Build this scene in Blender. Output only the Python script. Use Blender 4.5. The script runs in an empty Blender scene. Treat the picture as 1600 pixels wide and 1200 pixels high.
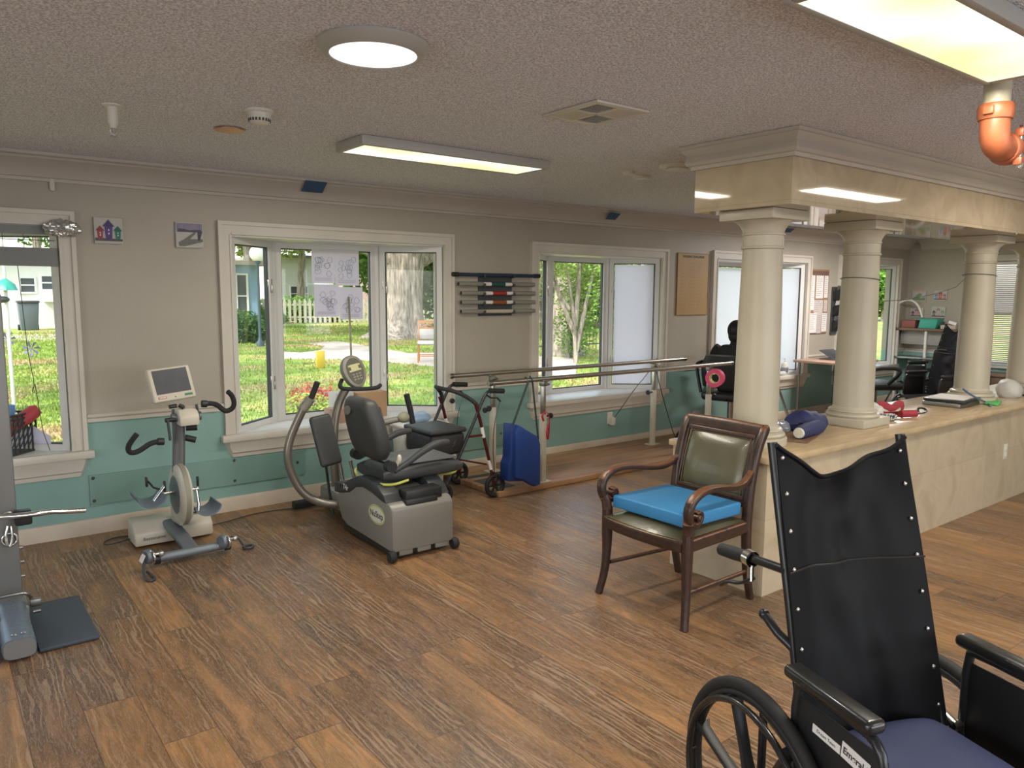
import bpy, bmesh, math, random
from mathutils import Vector, Matrix, noise
random.seed(7)
C = bpy.context.scene.collection
PI = math.pi

# ------------------------------------------------------------------ camera, sky, sun, exposure
CAMF, YAW, PIT, ROLL, CAMH = 1190.4, math.radians(37.587), math.radians(-6.818), math.radians(0.2996), 1.56
_f = Vector((math.sin(YAW)*math.cos(PIT), math.cos(YAW)*math.cos(PIT), math.sin(PIT)))
_r0 = Vector((math.cos(YAW), -math.sin(YAW), 0)); _u0 = _r0.cross(_f)
_r = math.cos(ROLL)*_r0 + math.sin(ROLL)*_u0; _u = _r.cross(_f)
CAMLOC = Vector((0, 0, CAMH))
cd = bpy.data.cameras.new('camera'); cam = bpy.data.objects.new('camera', cd); C.objects.link(cam)
cd.sensor_width = 36; cd.lens = 36*CAMF/1600; cd.clip_end = 300; cd.clip_start = 0.05
m = Matrix((( _r.x, _u.x, -_f.x, 0), (_r.y, _u.y, -_f.y, 0), (_r.z, _u.z, -_f.z, CAMH), (0, 0, 0, 1)))
cam.matrix_world = m
bpy.context.scene.camera = cam
vs = bpy.context.scene.view_settings
vs.view_transform = 'Standard'; vs.look = 'None'; vs.gamma = 1; vs.use_curve_mapping = False
vs.exposure = 0.0

w = bpy.data.worlds.new('sky'); bpy.context.scene.world = w; w.use_nodes = True
nt = w.node_tree; nt.nodes.clear()
sk = nt.nodes.new('ShaderNodeTexSky'); sk.sky_type = 'NISHITA'; sk.sun_disc = False
sk.sun_elevation = math.radians(48); sk.sun_rotation = math.radians(250); sk.air_density = 1.2; sk.dust_density = 2.5
hs = nt.nodes.new('ShaderNodeHueSaturation'); hs.inputs['Saturation'].default_value = 0.55
bg = nt.nodes.new('ShaderNodeBackground'); bg.inputs['Strength'].default_value = 0.62
wo = nt.nodes.new('ShaderNodeOutputWorld')
nt.links.new(sk.outputs[0], hs.inputs['Color']); nt.links.new(hs.outputs[0], bg.inputs['Color']); nt.links.new(bg.outputs[0], wo.inputs['Surface'])
sl = bpy.data.lights.new('sun', 'SUN'); sl.energy = 5.0; sl.angle = math.radians(1.2); sl.color = (1, .95, .85)
so = bpy.data.objects.new('sun', sl); C.objects.link(so)
so.rotation_euler = Vector((0.80, 0.30, -0.80)).to_track_quat('-Z', 'Y').to_euler()

ROOM = dict(W=5.434, H=2.36, XR=11.55, XL=-3.2, YB=-3.2)
def lamp(x, y, sx, sy, e, col, z=2.30):
    l = bpy.data.lights.new('ceiling_lamp_light', 'AREA'); l.shape = 'RECTANGLE'; l.size = sx; l.size_y = sy
    l.energy = e*1.7; l.color = col
    o = bpy.data.objects.new('ceiling_lamp_light', l); C.objects.link(o); o.location = (x, y, z); return o
WARM = (1.0, .92, .78); COOL = (1.0, .97, .95)
lamp(2.45, 1.07, 1.1, .2, 20, WARM)
lamp(2.45, 3.79, 1.1, .2, 16, WARM)
lamp(1.22, 2.33, .24, .24, 9, COOL, 2.32)
lamp(5.6, 1.32, 1.1, .2, 15, WARM)
lamp(9.3, -.6, 1.1, .2, 18, WARM)  # unseen, no fixture: added for the far end, clear of the beam's reflection
lamp(8.6, 4.15, 1.1, .2, 44, (1., .94, .90))
lamp(-1.2, -1.4, 1.1, .2, 16, COOL)  # no fixture here: added fill for the unseen side of the room
lamp(2.6, -1.6, 1.1, .2, 14, WARM)  # likewise an added fill behind the camera, without a fixture

def daylight(loc, rot, sx, sy, e, col):
    l = bpy.data.lights.new('window_daylight', 'AREA'); l.shape = 'RECTANGLE'; l.size = sx; l.size_y = sy; l.energy = e; l.color = col
    o = bpy.data.objects.new('window_daylight', l); C.objects.link(o); o.location = loc; o.rotation_euler = rot
daylight((-3.22, .9, 1.35), (PI/2, 0, -PI/2), 4.2, 1.4, 34, (.86, .92, 1.))       # cool fill added at unseen left wall windows, to lift the ceiling
daylight((3.4, -3.22, 1.35), (PI/2, 0, 0), 6.6, 1.4, 112, (.90, .94, 1.))          # second added fill, at unseen windows in the wall behind the camera

# ------------------------------------------------------------------ helpers
def wp(px, py, x=None, y=None, z=None):
    """world point seen at a place of the photograph, at a known real x, y or z"""
    d = _f + (px-800)/CAMF*_r - (py-600)/CAMF*_u
    if x is not None: t = x/d.x
    elif y is not None: t = y/d.y
    else: t = (z-CAMH)/d.z
    return CAMLOC + d*t

MATS = {}
def mat(name, col, rough=.5, metal=0., var=0., vscale=8., bump=0., bscale=60., spec=.5, coat=0., emit=0., sub=0., trans=0., stretch=(1,1,1)):
    if name in MATS: return MATS[name]
    m = bpy.data.materials.new(name); m.use_nodes = True; n = m.node_tree; b = n.nodes['Principled BSDF']
    b.inputs['Base Color'].default_value = (*col, 1); b.inputs['Roughness'].default_value = rough; b.inputs['Metallic'].default_value = metal
    b.inputs['Specular IOR Level'].default_value = spec; b.inputs['Coat Weight'].default_value = coat
    if emit: b.inputs['Emission Color'].default_value = (*col, 1); b.inputs['Emission Strength'].default_value = emit
    tc = None
    if var or bump:
        tc = n.nodes.new('ShaderNodeTexCoord'); mp = n.nodes.new('ShaderNodeMapping'); mp.inputs['Scale'].default_value = stretch
        n.links.new(tc.outputs['Object'], mp.inputs['Vector'])
    if var:
        t = n.nodes.new('ShaderNodeTexNoise'); t.inputs['Scale'].default_value = vscale; t.inputs['Detail'].default_value = 5
        n.links.new(mp.outputs[0], t.inputs['Vector'])
        r = n.nodes.new('ShaderNodeValToRGB')
        r.color_ramp.elements[0].position = .3; r.color_ramp.elements[1].position = .7
        r.color_ramp.elements[0].color = (*[max(0, c*(1-var)) for c in col], 1); r.color_ramp.elements[1].color = (*[min(1, c*(1+var)) for c in col], 1)
        n.links.new(t.outputs['Fac'], r.inputs['Fac']); n.links.new(r.outputs[0], b.inputs['Base Color'])
    if bump:
        t = n.nodes.new('ShaderNodeTexNoise'); t.inputs['Scale'].default_value = bscale; t.inputs['Detail'].default_value = 3
        n.links.new(mp.outputs[0], t.inputs['Vector'])
        bp = n.nodes.new('ShaderNodeBump'); bp.inputs['Strength'].default_value = bump; bp.inputs['Distance'].default_value = .01
        n.links.new(t.outputs['Fac'], bp.inputs['Height']); n.links.new(bp.outputs[0], b.inputs['Normal'])
    MATS[name] = m; return m

class N:   # terse node builder
    def __init__(s, name):
        s.m = bpy.data.materials.new(name); s.m.use_nodes = True; s.t = s.m.node_tree; s.b = s.t.nodes['Principled BSDF']; MATS[name] = s.m
        s.out = s.t.nodes['Material Output']
    def n(s, ty, ins=None, **kw):
        o = s.t.nodes.new(ty)
        for k, v in kw.items(): setattr(o, k, v)
        for k, v in (ins or {}).items():
            if hasattr(v, 'is_linked') or isinstance(v, bpy.types.NodeSocket): s.t.links.new(v, o.inputs[k])
            else: o.inputs[k].default_value = v
        return o
    def math(s, op, a, b=0, c=0):
        o = s.n('ShaderNodeMath', operation=op)
        for i, v in enumerate((a, b, c)):
            if isinstance(v, bpy.types.NodeSocket): s.t.links.new(v, o.inputs[i])
            else: o.inputs[i].default_value = v
        return o.outputs[0]
    def mix(s, f, a, b, mode='MIX'):
        o = s.n('ShaderNodeMix', data_type='RGBA', blend_type=mode)
        for k, v in ((0, f), (6, a), (7, b)):
            if isinstance(v, bpy.types.NodeSocket): s.t.links.new(v, o.inputs[k])
            else: o.inputs[k].default_value = v if not isinstance(v, tuple) else ((*v, 1) if len(v) == 3 else v)
        return o.outputs[2]
    def ramp(s, f, pts):
        o = s.n('ShaderNodeValToRGB'); s.t.links.new(f, o.inputs[0]); e = o.color_ramp.elements
        while len(e) < len(pts): e.new(.5)
        for i, (p, c) in enumerate(pts): e[i].position = p; e[i].color = (*c, 1)
        return o.outputs[0]
    def to(s, sock, name): s.t.links.new(sock, s.b.inputs[name])

def axes(d, up=(0, 0, 1)):
    d = Vector(d).normalized(); up = Vector(up)
    if abs(d.dot(up)) > .98: up = Vector((1, 0, 0)) if abs(d.x) < .9 else Vector((0, 1, 0))
    a = up.cross(d).normalized(); b = d.cross(a); return a, b, d

class MB:
    def __init__(s): s.bm = bmesh.new()
    def _add(s, t, M=None):
        if M is not None: bmesh.ops.transform(t, matrix=M, verts=t.verts)
        me = bpy.data.meshes.new('tmp'); t.to_mesh(me); t.free(); s.bm.from_mesh(me); bpy.data.meshes.remove(me); return s
    def box(s, c, sz, rot=(0, 0, 0), bev=0., seg=2, M=None):
        t = bmesh.new(); bmesh.ops.create_cube(t, size=1); bmesh.ops.scale(t, vec=sz, verts=t.verts)
        if bev: bmesh.ops.bevel(t, geom=t.edges[:], offset=min(bev, min(sz)*.49), segments=seg, profile=.5, affect='EDGES')
        R = M if M is not None else Matrix.Translation(c) @ Matrix.Rotation(rot[2], 4, 'Z') @ Matrix.Rotation(rot[1], 4, 'Y') @ Matrix.Rotation(rot[0], 4, 'X')
        return s._add(t, R)
    def bb(s, x0, x1, y0, y1, z0, z1, bev=0.): return s.box(((x0+x1)/2, (y0+y1)/2, (z0+z1)/2), (abs(x1-x0), abs(y1-y0), abs(z1-z0)), bev=bev)
    def cyl(s, a, b, r, r2=None, n=16, cap=True):
        a, b = Vector(a), Vector(b); X, Y, Z = axes(b-a); L = (b-a).length
        t = bmesh.new(); bmesh.ops.create_cone(t, cap_ends=cap, segments=n, radius1=r, radius2=r if r2 is None else r2, depth=L)
        c = (a+b)/2; return s._add(t, Matrix(((X.x, Y.x, Z.x, c.x), (X.y, Y.y, Z.y, c.y), (X.z, Y.z, Z.z, c.z), (0, 0, 0, 1))))
    def ball(s, c, r, sc=(1, 1, 1), n=16, rot=None):
        t = bmesh.new(); bmesh.ops.create_uvsphere(t, u_segments=n, v_segments=max(6, n//2), radius=r)
        M = Matrix.Translation(c) @ (rot.to_4x4() if rot else Matrix()) @ Matrix.Diagonal((*sc, 1)); return s._add(t, M)
    def lathe(s, prof, c=(0, 0, 0), ax=(0, 0, 1), n=32, ph=0.):
        X, Y, Z = axes(ax); t = bmesh.new(); rings = []
        for r, h in prof:
            if r < 1e-6: rings.append([t.verts.new(Z*h)])
            else: rings.append([t.verts.new(Z*h + X*(r*math.cos(2*PI*k/n+ph)) + Y*(r*math.sin(2*PI*k/n+ph))) for k in range(n)])
        for a, b in zip(rings, rings[1:]):
            for k in range(n):
                k2 = (k+1) % n
                if len(a) == 1 and len(b) == 1: continue
                if len(a) == 1: t.faces.new((a[0], b[k2], b[k]))
                elif len(b) == 1: t.faces.new((a[k], a[k2], b[0]))
                else: t.faces.new((a[k], a[k2], b[k2], b[k]))
        bmesh.ops.recalc_face_normals(t, faces=t.faces)
        return s._add(t, Matrix.Translation(c))
    def tube(s, pts, r, n=12, smooth=0, closed=False, cap=True, flat=None, up=(0, 0, 1)):
        """round (or, with flat=(w,h), rounded-rectangular) bar swept along points; r may be a list"""
        P = [Vector(p) for p in pts]
        rs = list(r) if isinstance(r, (list, tuple)) else [r]*len(P)
        fl = flat if (flat and isinstance(flat, list)) else [flat]*len(P)
        for _ in range(smooth):
            Q, R2, F2 = [], [], []
            m_ = len(P)
            rng = range(m_) if closed else range(m_-1)
            if not closed: Q.append(P[0]); R2.append(rs[0]); F2.append(fl[0])
            for i in rng:
                j = (i+1) % m_
                for tt in (.25, .75):
                    Q.append(P[i].lerp(P[j], tt)); R2.append(rs[i]*(1-tt)+rs[j]*tt)
                    F2.append(None if fl[i] is None else tuple(fl[i][k]*(1-tt)+fl[j][k]*tt for k in (0, 1)))
            if not closed: Q.append(P[-1]); R2.append(rs[-1]); F2.append(fl[-1])
            P, rs, fl = Q, R2, F2
        t = bmesh.new(); rings = []; m_ = len(P); prev = None
        for i in range(m_):
            if closed: d = P[(i+1) % m_]-P[i-1]
            else: d = P[min(i+1, m_-1)]-P[max(i-1, 0)]
            if d.length < 1e-9: d = Vector((0, 0, 1))
            d.normalize()
            if prev is None: X, Y, _z = axes(d, up)
            else:
                X = prev - d*prev.dot(d)
                if X.length < 1e-6: X = axes(d, up)[0]
                X.normalize(); Y = d.cross(X)
            prev = X; ring = []
            for k in range(n):
                a = 2*PI*(k+.5)/n; c_, s_ = math.cos(a), math.sin(a)
                if fl[i] is None: u, v = rs[i]*c_, rs[i]*s_
                else:
                    e = .55; u = fl[i][0]/2*math.copysign(abs(c_)**e, c_); v = fl[i][1]/2*math.copysign(abs(s_)**e, s_)
                ring.append(t.verts.new(P[i]+X*u+Y*v))
            rings.append(ring)
        for i in range(m_ if closed else m_-1):
            a, b = rings[i], rings[(i+1) % m_]
            for k in range(n): t.faces.new((a[k], a[(k+1) % n], b[(k+1) % n], b[k]))
        if cap and not closed: t.faces.new(rings[0][::-1]); t.faces.new(rings[-1])
        bmesh.ops.recalc_face_normals(t, faces=t.faces)
        return s._add(t)
    def ring(s, c, R, r, ax=(0, 0, 1), n=40, m=10):
        X, Y, Z = axes(ax); c = Vector(c)
        return s.tube([c+X*(R*math.cos(2*PI*k/n))+Y*(R*math.sin(2*PI*k/n)) for k in range(n)], r, n=m, closed=True, up=Z)
    def prism(s, poly, vec, bev=0.):
        """closed polygon (3-D points) pushed along vec"""
        t = bmesh.new(); vsx = [t.verts.new(Vector(p)) for p in poly]; f = t.faces.new(vsx)
        g = bmesh.ops.extrude_face_region(t, geom=[f]); vv = [e for e in g['geom'] if isinstance(e, bmesh.types.BMVert)]
        bmesh.ops.translate(t, vec=Vector(vec), verts=vv)
        bmesh.ops.recalc_face_normals(t, faces=t.faces)
        if bev: bmesh.ops.bevel(t, geom=t.edges[:], offset=bev, segments=2, profile=.5, affect='EDGES')
        return s._add(t)
    def sheet(s, f, nu, nv, th=0., thv=(0, 0, 1)):
        """grid surface f(u,v), with optional thickness"""
        t = bmesh.new(); g = [[t.verts.new(Vector(f(i/nu, j/nv))) for j in range(nv+1)] for i in range(nu+1)]
        fs = [t.faces.new((g[i][j], g[i+1][j], g[i+1][j+1], g[i][j+1])) for i in range(nu) for j in range(nv)]
        bmesh.ops.recalc_face_normals(t, faces=t.faces)
        if th: bmesh.ops.solidify(t, geom=fs, thickness=th)
        return s._add(t)
    def raw(s, verts, faces):
        me = bpy.data.meshes.new('tmp'); me.from_pydata(verts, [], faces); s.bm.from_mesh(me); bpy.data.meshes.remove(me); return s
    def text(s, body, size, M, depth=.0006, align='CENTER', bold=0.):
        cu = bpy.data.curves.new('t', 'FONT'); cu.body = body; cu.size = size; cu.extrude = depth; cu.align_x = align; cu.align_y = 'CENTER'; cu.offset = bold
        o = bpy.data.objects.new('t', cu); C.objects.link(o); dg = bpy.context.evaluated_depsgraph_get()
        me = bpy.data.meshes.new_from_object(o.evaluated_get(dg)); me.transform(M); s.bm.from_mesh(me)
        bpy.data.meshes.remove(me); bpy.data.objects.remove(o); bpy.data.curves.remove(cu); return s
    def build(s, name, material, parent=None, ang=.7, local=True):
        me = bpy.data.meshes.new(name); s.bm.to_mesh(me); s.bm.free()
        if parent is not None and not local: me.transform(pm(parent).inverted())
        mats = material if isinstance(material, (list, tuple)) else [material]
        for mm in mats: me.materials.append(mm)
        me.shade_smooth(); me.set_sharp_from_angle(angle=ang)
        o = bpy.data.objects.new(name, me); C.objects.link(o)
        if parent is not None: o.parent = parent
        return o

def pm(o):
    M = Matrix.Translation(o.location) @ o.rotation_euler.to_matrix().to_4x4()
    return (pm(o.parent) @ M) if o.parent else M
def tag(o, label, cat, group=None, kind=None):
    o['label'] = label; o['category'] = cat
    if group: o['group'] = group
    if kind: o['kind'] = kind
    return o
def thing(name, label, cat, loc=(0, 0, 0), rz=0., group=None):
    o = bpy.data.objects.new(name, None); o.empty_display_size = .1; C.objects.link(o); o.location = loc; o.rotation_euler = (0, 0, rz)
    return tag(o, label, cat, group)
def struct(o): o['kind'] = 'structure'; return o
def dup(root, loc, rz=None, label=None):
    r = root.copy(); C.objects.link(r); r.location = loc
    if rz is not None: r.rotation_euler = (0, 0, rz)
    if label: r['label'] = label
    for ch in list(root.children):
        c = ch.copy(); C.objects.link(c); c.parent = r
        for g in ch.children:
            d = g.copy(); C.objects.link(d); d.parent = c
    return r

# ------------------------------------------------------------------ materials
def mk_wall():
    s = N('wall_paint'); tc = s.n('ShaderNodeTexCoord'); sp = s.n('ShaderNodeSeparateXYZ', {0: tc.outputs['Object']})
    f = s.math('LESS_THAN', sp.outputs['Z'], .745)
    no = s.n('ShaderNodeTexNoise', {'Vector': tc.outputs['Object'], 'Scale': 1.7, 'Detail': 3.})
    a = s.ramp(no.outputs['Fac'], [(.3, (.38, .348, .288)), (.7, (.425, .388, .318))])
    b = s.ramp(no.outputs['Fac'], [(.3, (.215, .37, .335)), (.7, (.245, .41, .375))])
    s.to(s.mix(f, a, b), 'Base Color'); s.b.inputs['Roughness'].default_value = .45
    n2 = s.n('ShaderNodeTexNoise', {'Vector': tc.outputs['Object'], 'Scale': 90., 'Detail': 2.})
    bp = s.n('ShaderNodeBump', {'Height': n2.outputs['Fac'], 'Strength': .12, 'Distance': .01}); s.to(bp.outputs[0], 'Normal')
    return s.m
def mk_ceiling():
    s = N('popcorn_ceiling'); tc = s.n('ShaderNodeTexCoord')
    v = s.n('ShaderNodeTexNoise', {'Vector': tc.outputs['Object'], 'Scale': 120., 'Detail': 2., 'Roughness': .5})
    r = s.ramp(v.outputs['Fac'], [(.39, (.56, .56, .62)), (.59, (.92, .92, 1.0))]); s.to(r, 'Base Color')
    s.b.inputs['Roughness'].default_value = .95
    bp = s.n('ShaderNodeBump', {'Height': v.outputs['Fac'], 'Strength': .8, 'Distance': .02}); s.to(bp.outputs[0], 'Normal'); return s.m
def mk_floor():
    s = N('vinyl_planks'); tc = s.n('ShaderNodeTexCoord'); sp = s.n('ShaderNodeSeparateXYZ', {0: tc.outputs['Object']})
    xr = s.math('DIVIDE', sp.outputs['X'], .185); row = s.math('FLOOR', xr)
    rn = s.n('ShaderNodeTexWhiteNoise', {'W': row}, noise_dimensions='1D').outputs['Value']
    yr = s.math('ADD', s.math('DIVIDE', sp.outputs['Y'], 1.22), s.math('MULTIPLY', rn, 7.3)); pid = s.math('FLOOR', yr)
    cv = s.n('ShaderNodeCombineXYZ', {0: row, 1: pid})
    wn = s.n('ShaderNodeTexWhiteNoise', {'Vector': cv.outputs[0]}, noise_dimensions='3D')
    base = s.ramp(wn.outputs['Value'], [(0, (.135, .08, .046)), (.35, (.175, .096, .048)), (.6, (.225, .122, .055)), (.82, (.34, .18, .066)), (1, (.16, .095, .058))])
    off = s.n('ShaderNodeVectorMath', {0: wn.outputs['Color'], 1: (9., 9., 9.)}, operation='MULTIPLY').outputs[0]
    vv = s.n('ShaderNodeVectorMath', {0: tc.outputs['Object'], 1: off}, operation='ADD').outputs[0]
    m1 = s.n('ShaderNodeMapping', {'Vector': vv, 'Scale': (11., 1.4, 1.)})
    g1 = s.n('ShaderNodeTexNoise', {'Vector': m1.outputs[0], 'Scale': 1.6, 'Detail': 6., 'Roughness': .62, 'Distortion': 1.6})
    m3 = s.n('ShaderNodeMapping', {'Vector': vv, 'Scale': (5., .9, 1.)})
    g3 = s.n('ShaderNodeTexNoise', {'Vector': m3.outputs[0], 'Scale': 1.5, 'Detail': 2.})
    base = s.mix(s.ramp(g3.outputs['Fac'], [(.54, (0, 0, 0)), (.66, (.65, .65, .65))]), base, (.36, .20, .085))
    m2 = s.n('ShaderNodeMapping', {'Vector': vv, 'Scale': (34., 4., 1.)})
    g2 = s.n('ShaderNodeTexNoise', {'Vector': m2.outputs[0], 'Scale': 3., 'Detail': 5., 'Roughness': .7, 'Distortion': 3.})
    c1 = s.mix(.75, base, s.ramp(g1.outputs['Fac'], [(.25, (.28, .27, .28)), (.5, (.75, .72, .68)), (.72, (1.5, 1.3, 1.1))]), 'MULTIPLY')
    c2 = s.mix(s.ramp(g2.outputs['Fac'], [(.50, (0, 0, 0)), (.60, (.55, .55, .55))]), c1, (.36, .25, .165))
    wv = s.n('ShaderNodeTexWave', {'Vector': m1.outputs[0], 'Scale': 1.1, 'Distortion': 14., 'Detail': 3., 'Detail Scale': 1.4}, bands_direction='X')
    c2 = s.mix(s.math('MULTIPLY', s.ramp(wv.outputs['Fac'], [(.62, (0, 0, 0)), (.9, (1, 1, 1))]), s.math('MULTIPLY', s.ramp(g3.outputs['Fac'], [(.40, (1, 1, 1)), (.56, (0, 0, 0))]), .5)), c2, (.42, .29, .18))
    fx = s.math('FRACT', xr); fy = s.math('FRACT', yr)
    ex = s.math('MINIMUM', fx, s.math('SUBTRACT', 1., fx)); ey = s.math('MINIMUM', fy, s.math('SUBTRACT', 1., fy))
    seam = s.math('MAXIMUM', s.math('LESS_THAN', ex, .010), s.math('LESS_THAN', ey, .0016))
    s.to(s.mix(s.math('MULTIPLY', seam, .55), c2, (.05, .03, .02)), 'Base Color')
    s.to(s.math('MULTIPLY_ADD', g1.outputs['Fac'], .25, .24), 'Roughness'); s.b.inputs['Specular IOR Level'].default_value = .45
    bp = s.n('ShaderNodeBump', {'Height': g2.outputs['Fac'], 'Strength': .12, 'Distance': .004}); s.to(bp.outputs[0], 'Normal'); return s.m
def mk_marble():
    s = N('beige_marble_tile'); tc = s.n('ShaderNodeTexCoord'); sp = s.n('ShaderNodeSeparateXYZ', {0: tc.outputs['Object']})
    n1 = s.n('ShaderNodeTexNoise', {'Vector': tc.outputs['Object'], 'Scale': 3.5, 'Detail': 7., 'Distortion': 1.})
    ids = s.n('ShaderNodeCombineXYZ', {0: s.math('FLOOR', s.math('DIVIDE', sp.outputs['X'], .405)), 1: s.math('FLOOR', s.math('DIVIDE', sp.outputs['Y'], .405)), 2: s.math('FLOOR', s.math('DIVIDE', sp.outputs['Z'], .405))})
    wn = s.n('ShaderNodeTexWhiteNoise', {'Vector': ids.outputs[0]}, noise_dimensions='3D')
    c = s.ramp(n1.outputs['Fac'], [(.3, (.43, .345, .235)), (.55, (.52, .43, .305)), (.75, (.47, .38, .265))])
    c = s.mix(.35, c, s.ramp(wn.outputs['Value'], [(0, (.8, .8, .8)), (1, (1.1, 1.08, 1.05))]), 'MULTIPLY')
    js = []
    for a in 'XZ':
        f = s.math('FRACT', s.math('DIVIDE', sp.outputs[a], .405)); js.append(s.math('LESS_THAN', f, .006))
    s.to(s.mix(s.math('MULTIPLY', s.math('MAXIMUM', *js), .5), c, (.25, .2, .14)), 'Base Color')
    s.b.inputs['Roughness'].default_value = .045; s.b.inputs['Specular IOR Level'].default_value = .5; return s.m
def mk_glass():
    s = N('window_glass'); t = s.n('ShaderNodeBsdfTransparent', {'Color': (.96, .98, .97, 1)}); g = s.n('ShaderNodeBsdfGlossy', {'Roughness': .02})
    lw = s.n('ShaderNodeLayerWeight', {'Blend': .5}); fr = s.math('MULTIPLY_ADD', s.math('POWER', lw.outputs['Facing'], 4.), .5, .02)
    mx = s.n('ShaderNodeMixShader', {0: fr, 1: t.outputs[0], 2: g.outputs[0]})
    s.t.links.new(mx.outputs[0], s.out.inputs['Surface']); return s.m
def mk_film(name, col, k=.5):
    s = N(name); d = s.n('ShaderNodeBsdfDiffuse', {'Color': (*col, 1)}); t = s.n('ShaderNodeBsdfTranslucent', {'Color': (*col, 1)})
    mx = s.n('ShaderNodeMixShader', {0: k, 1: d.outputs[0], 2: t.outputs[0]}); s.t.links.new(mx.outputs[0], s.out.inputs['Surface']); return s.m
def mk_grass():
    s = N('lawn'); tc = s.n('ShaderNodeTexCoord')
    a = s.n('ShaderNodeTexNoise', {'Vector': tc.outputs['Object'], 'Scale': .55, 'Detail': 5., 'Roughness': .6})
    b = s.n('ShaderNodeTexNoise', {'Vector': tc.outputs['Object'], 'Scale': 9., 'Detail': 6., 'Roughness': .7})
    c = s.ramp(a.outputs['Fac'], [(.34, (.12, .20, .05)), (.46, (.22, .31, .07)), (.54, (.36, .36, .12)), (.64, (.40, .27, .17))])
    s.to(s.mix(.8, c, s.ramp(b.outputs['Fac'], [(.3, (.45, .5, .4)), (.7, (1.45, 1.4, 1.2))]), 'MULTIPLY'), 'Base Color'); s.b.inputs['Roughness'].default_value = .9; return s.m
def mk_bark():
    s = N('bark'); tc = s.n('ShaderNodeTexCoord'); mp = s.n('ShaderNodeMapping', {'Vector': tc.outputs['Object'], 'Scale': (5., 5., .8)})
    a = s.n('ShaderNodeTexNoise', {'Vector': mp.outputs[0], 'Scale': 2.2, 'Detail': 7., 'Roughness': .65})
    s.to(s.ramp(a.outputs['Fac'], [(.32, (.09, .075, .06)), (.5, (.30, .25, .21)), (.68, (.50, .43, .36))]), 'Base Color'); s.b.inputs['Roughness'].default_value = .95
    bp = s.n('ShaderNodeBump', {'Height': a.outputs['Fac'], 'Strength': 1., 'Distance': .08}); s.to(bp.outputs[0], 'Normal'); return s.m
def mk_leaf(name, col, patch=False):
    s = N(name); tc = s.n('ShaderNodeTexCoord'); a = s.n('ShaderNodeTexNoise', {'Vector': tc.outputs['Object'], 'Scale': 3., 'Detail': 4.})
    c = s.ramp(a.outputs['Fac'], [(.3, tuple(x*.55 for x in col)), (.7, tuple(min(1, x*1.5) for x in col))])
    if patch:
        a2 = s.n('ShaderNodeTexNoise', {'Vector': tc.outputs['Object'], 'Scale': .55, 'Detail': 5., 'Roughness': .6})
        c = s.mix(s.ramp(a2.outputs['Fac'], [(.50, (0, 0, 0)), (.62, (.8, .8, .8))]), c, (.42, .30, .17))
    d = s.n('ShaderNodeBsdfDiffuse', {'Color': c}); t = s.n('ShaderNodeBsdfTranslucent', {'Color': c}); mx = s.n('ShaderNodeMixShader', {0: .35, 1: d.outputs[0], 2: t.outputs[0]})
    s.t.links.new(mx.outputs[0], s.out.inputs['Surface']); return s.m
def mk_diff(name, cols, k, ax='Y'):
    s = N(name); tc = s.n('ShaderNodeTexCoord')
    n1 = s.n('ShaderNodeTexNoise', {'Vector': tc.outputs['Object'], 'Scale': 2.2, 'Detail': 1.})
    c = s.ramp(n1.outputs['Fac'], [(.38, cols[0]), (.62, cols[1])]); e = s.n('ShaderNodeEmission', {'Color': c, 'Strength': k})
    s.t.links.new(e.outputs[0], s.out.inputs['Surface']); return s.m
def mk_fabric_wood():
    s = N('worn_mahogany'); tc = s.n('ShaderNodeTexCoord'); mp = s.n('ShaderNodeMapping', {'Vector': tc.outputs['Object'], 'Scale': (3., 3., 3.)})
    a = s.n('ShaderNodeTexNoise', {'Vector': mp.outputs[0], 'Scale': 9., 'Detail': 8., 'Roughness': .7})
    sp = s.n('ShaderNodeSeparateXYZ', {0: tc.outputs['Normal']})
    wear = s.math('MULTIPLY', s.math('GREATER_THAN', sp.outputs['Z'], .55), s.math('GREATER_THAN', a.outputs['Fac'], .42))
    c = s.ramp(a.outputs['Fac'], [(.3, (.022, .012, .009)), (.6, (.05, .025, .017))])
    s.to(s.mix(s.math('MULTIPLY', wear, .8), c, (.17, .07, .032)), 'Base Color'); s.b.inputs['Roughness'].default_value = .33; return s.m
M_wall = mk_wall(); M_ceil = mk_ceiling(); M_floor = mk_floor(); M_marble = mk_marble(); M_glass = mk_glass(); M_grass = mk_grass(); M_bark = mk_bark()
M_trim = mat('cream_trim', (.60, .56, .49), .4, var=.05, vscale=3)
M_base = mat('scuffed_baseboard', (.56, .48, .38), .45, var=.12, vscale=4)
M_crown = mat('crown_paint', (.50, .46, .41), .5, var=.04, vscale=3)
M_vinyl = mat('white_window_frame', (.66, .65, .63), .35)
M_gasket = mat('dark_gasket', (.05, .055, .06), .5)
M_col = mat('cream_column_paint', (.45, .405, .315), .38, var=.05, vscale=4)
M_top = mat('beige_stone_top', (.47, .355, .215), .16, var=.12, vscale=7, stretch=(1, 4, 1))
M_black = mat('black_plastic', (.016, .017, .018), .42)
M_rubber = mat('black_rubber', (.012, .012, .012), .7)
M_foam = mat('black_foam', (.02, .021, .022), .8)
M_chrome = mat('chrome', (.72, .72, .70), .16, metal=1.)
M_steel = mat('brushed_steel', (.50, .49, .46), .3, metal=1., var=.06, vscale=30)
M_dksteel = mat('dull_steel', (.30, .29, .27), .38, metal=1.)
M_white = mat('white_plastic', (.68, .66, .60), .4)
M_ivory = mat('aged_white_plastic', (.60, .56, .47), .42, var=.05)
M_paper = mat('paper', (.74, .72, .70), .8)
M_text = mat('dark_print', (.03, .03, .035), .6)
# ------------------------------------------------------------------ the room
W, H, XR, XL, YB = 5.434, 2.36, 11.55, -3.2, -3.2
WT = .16                                   # wall thickness
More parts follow.
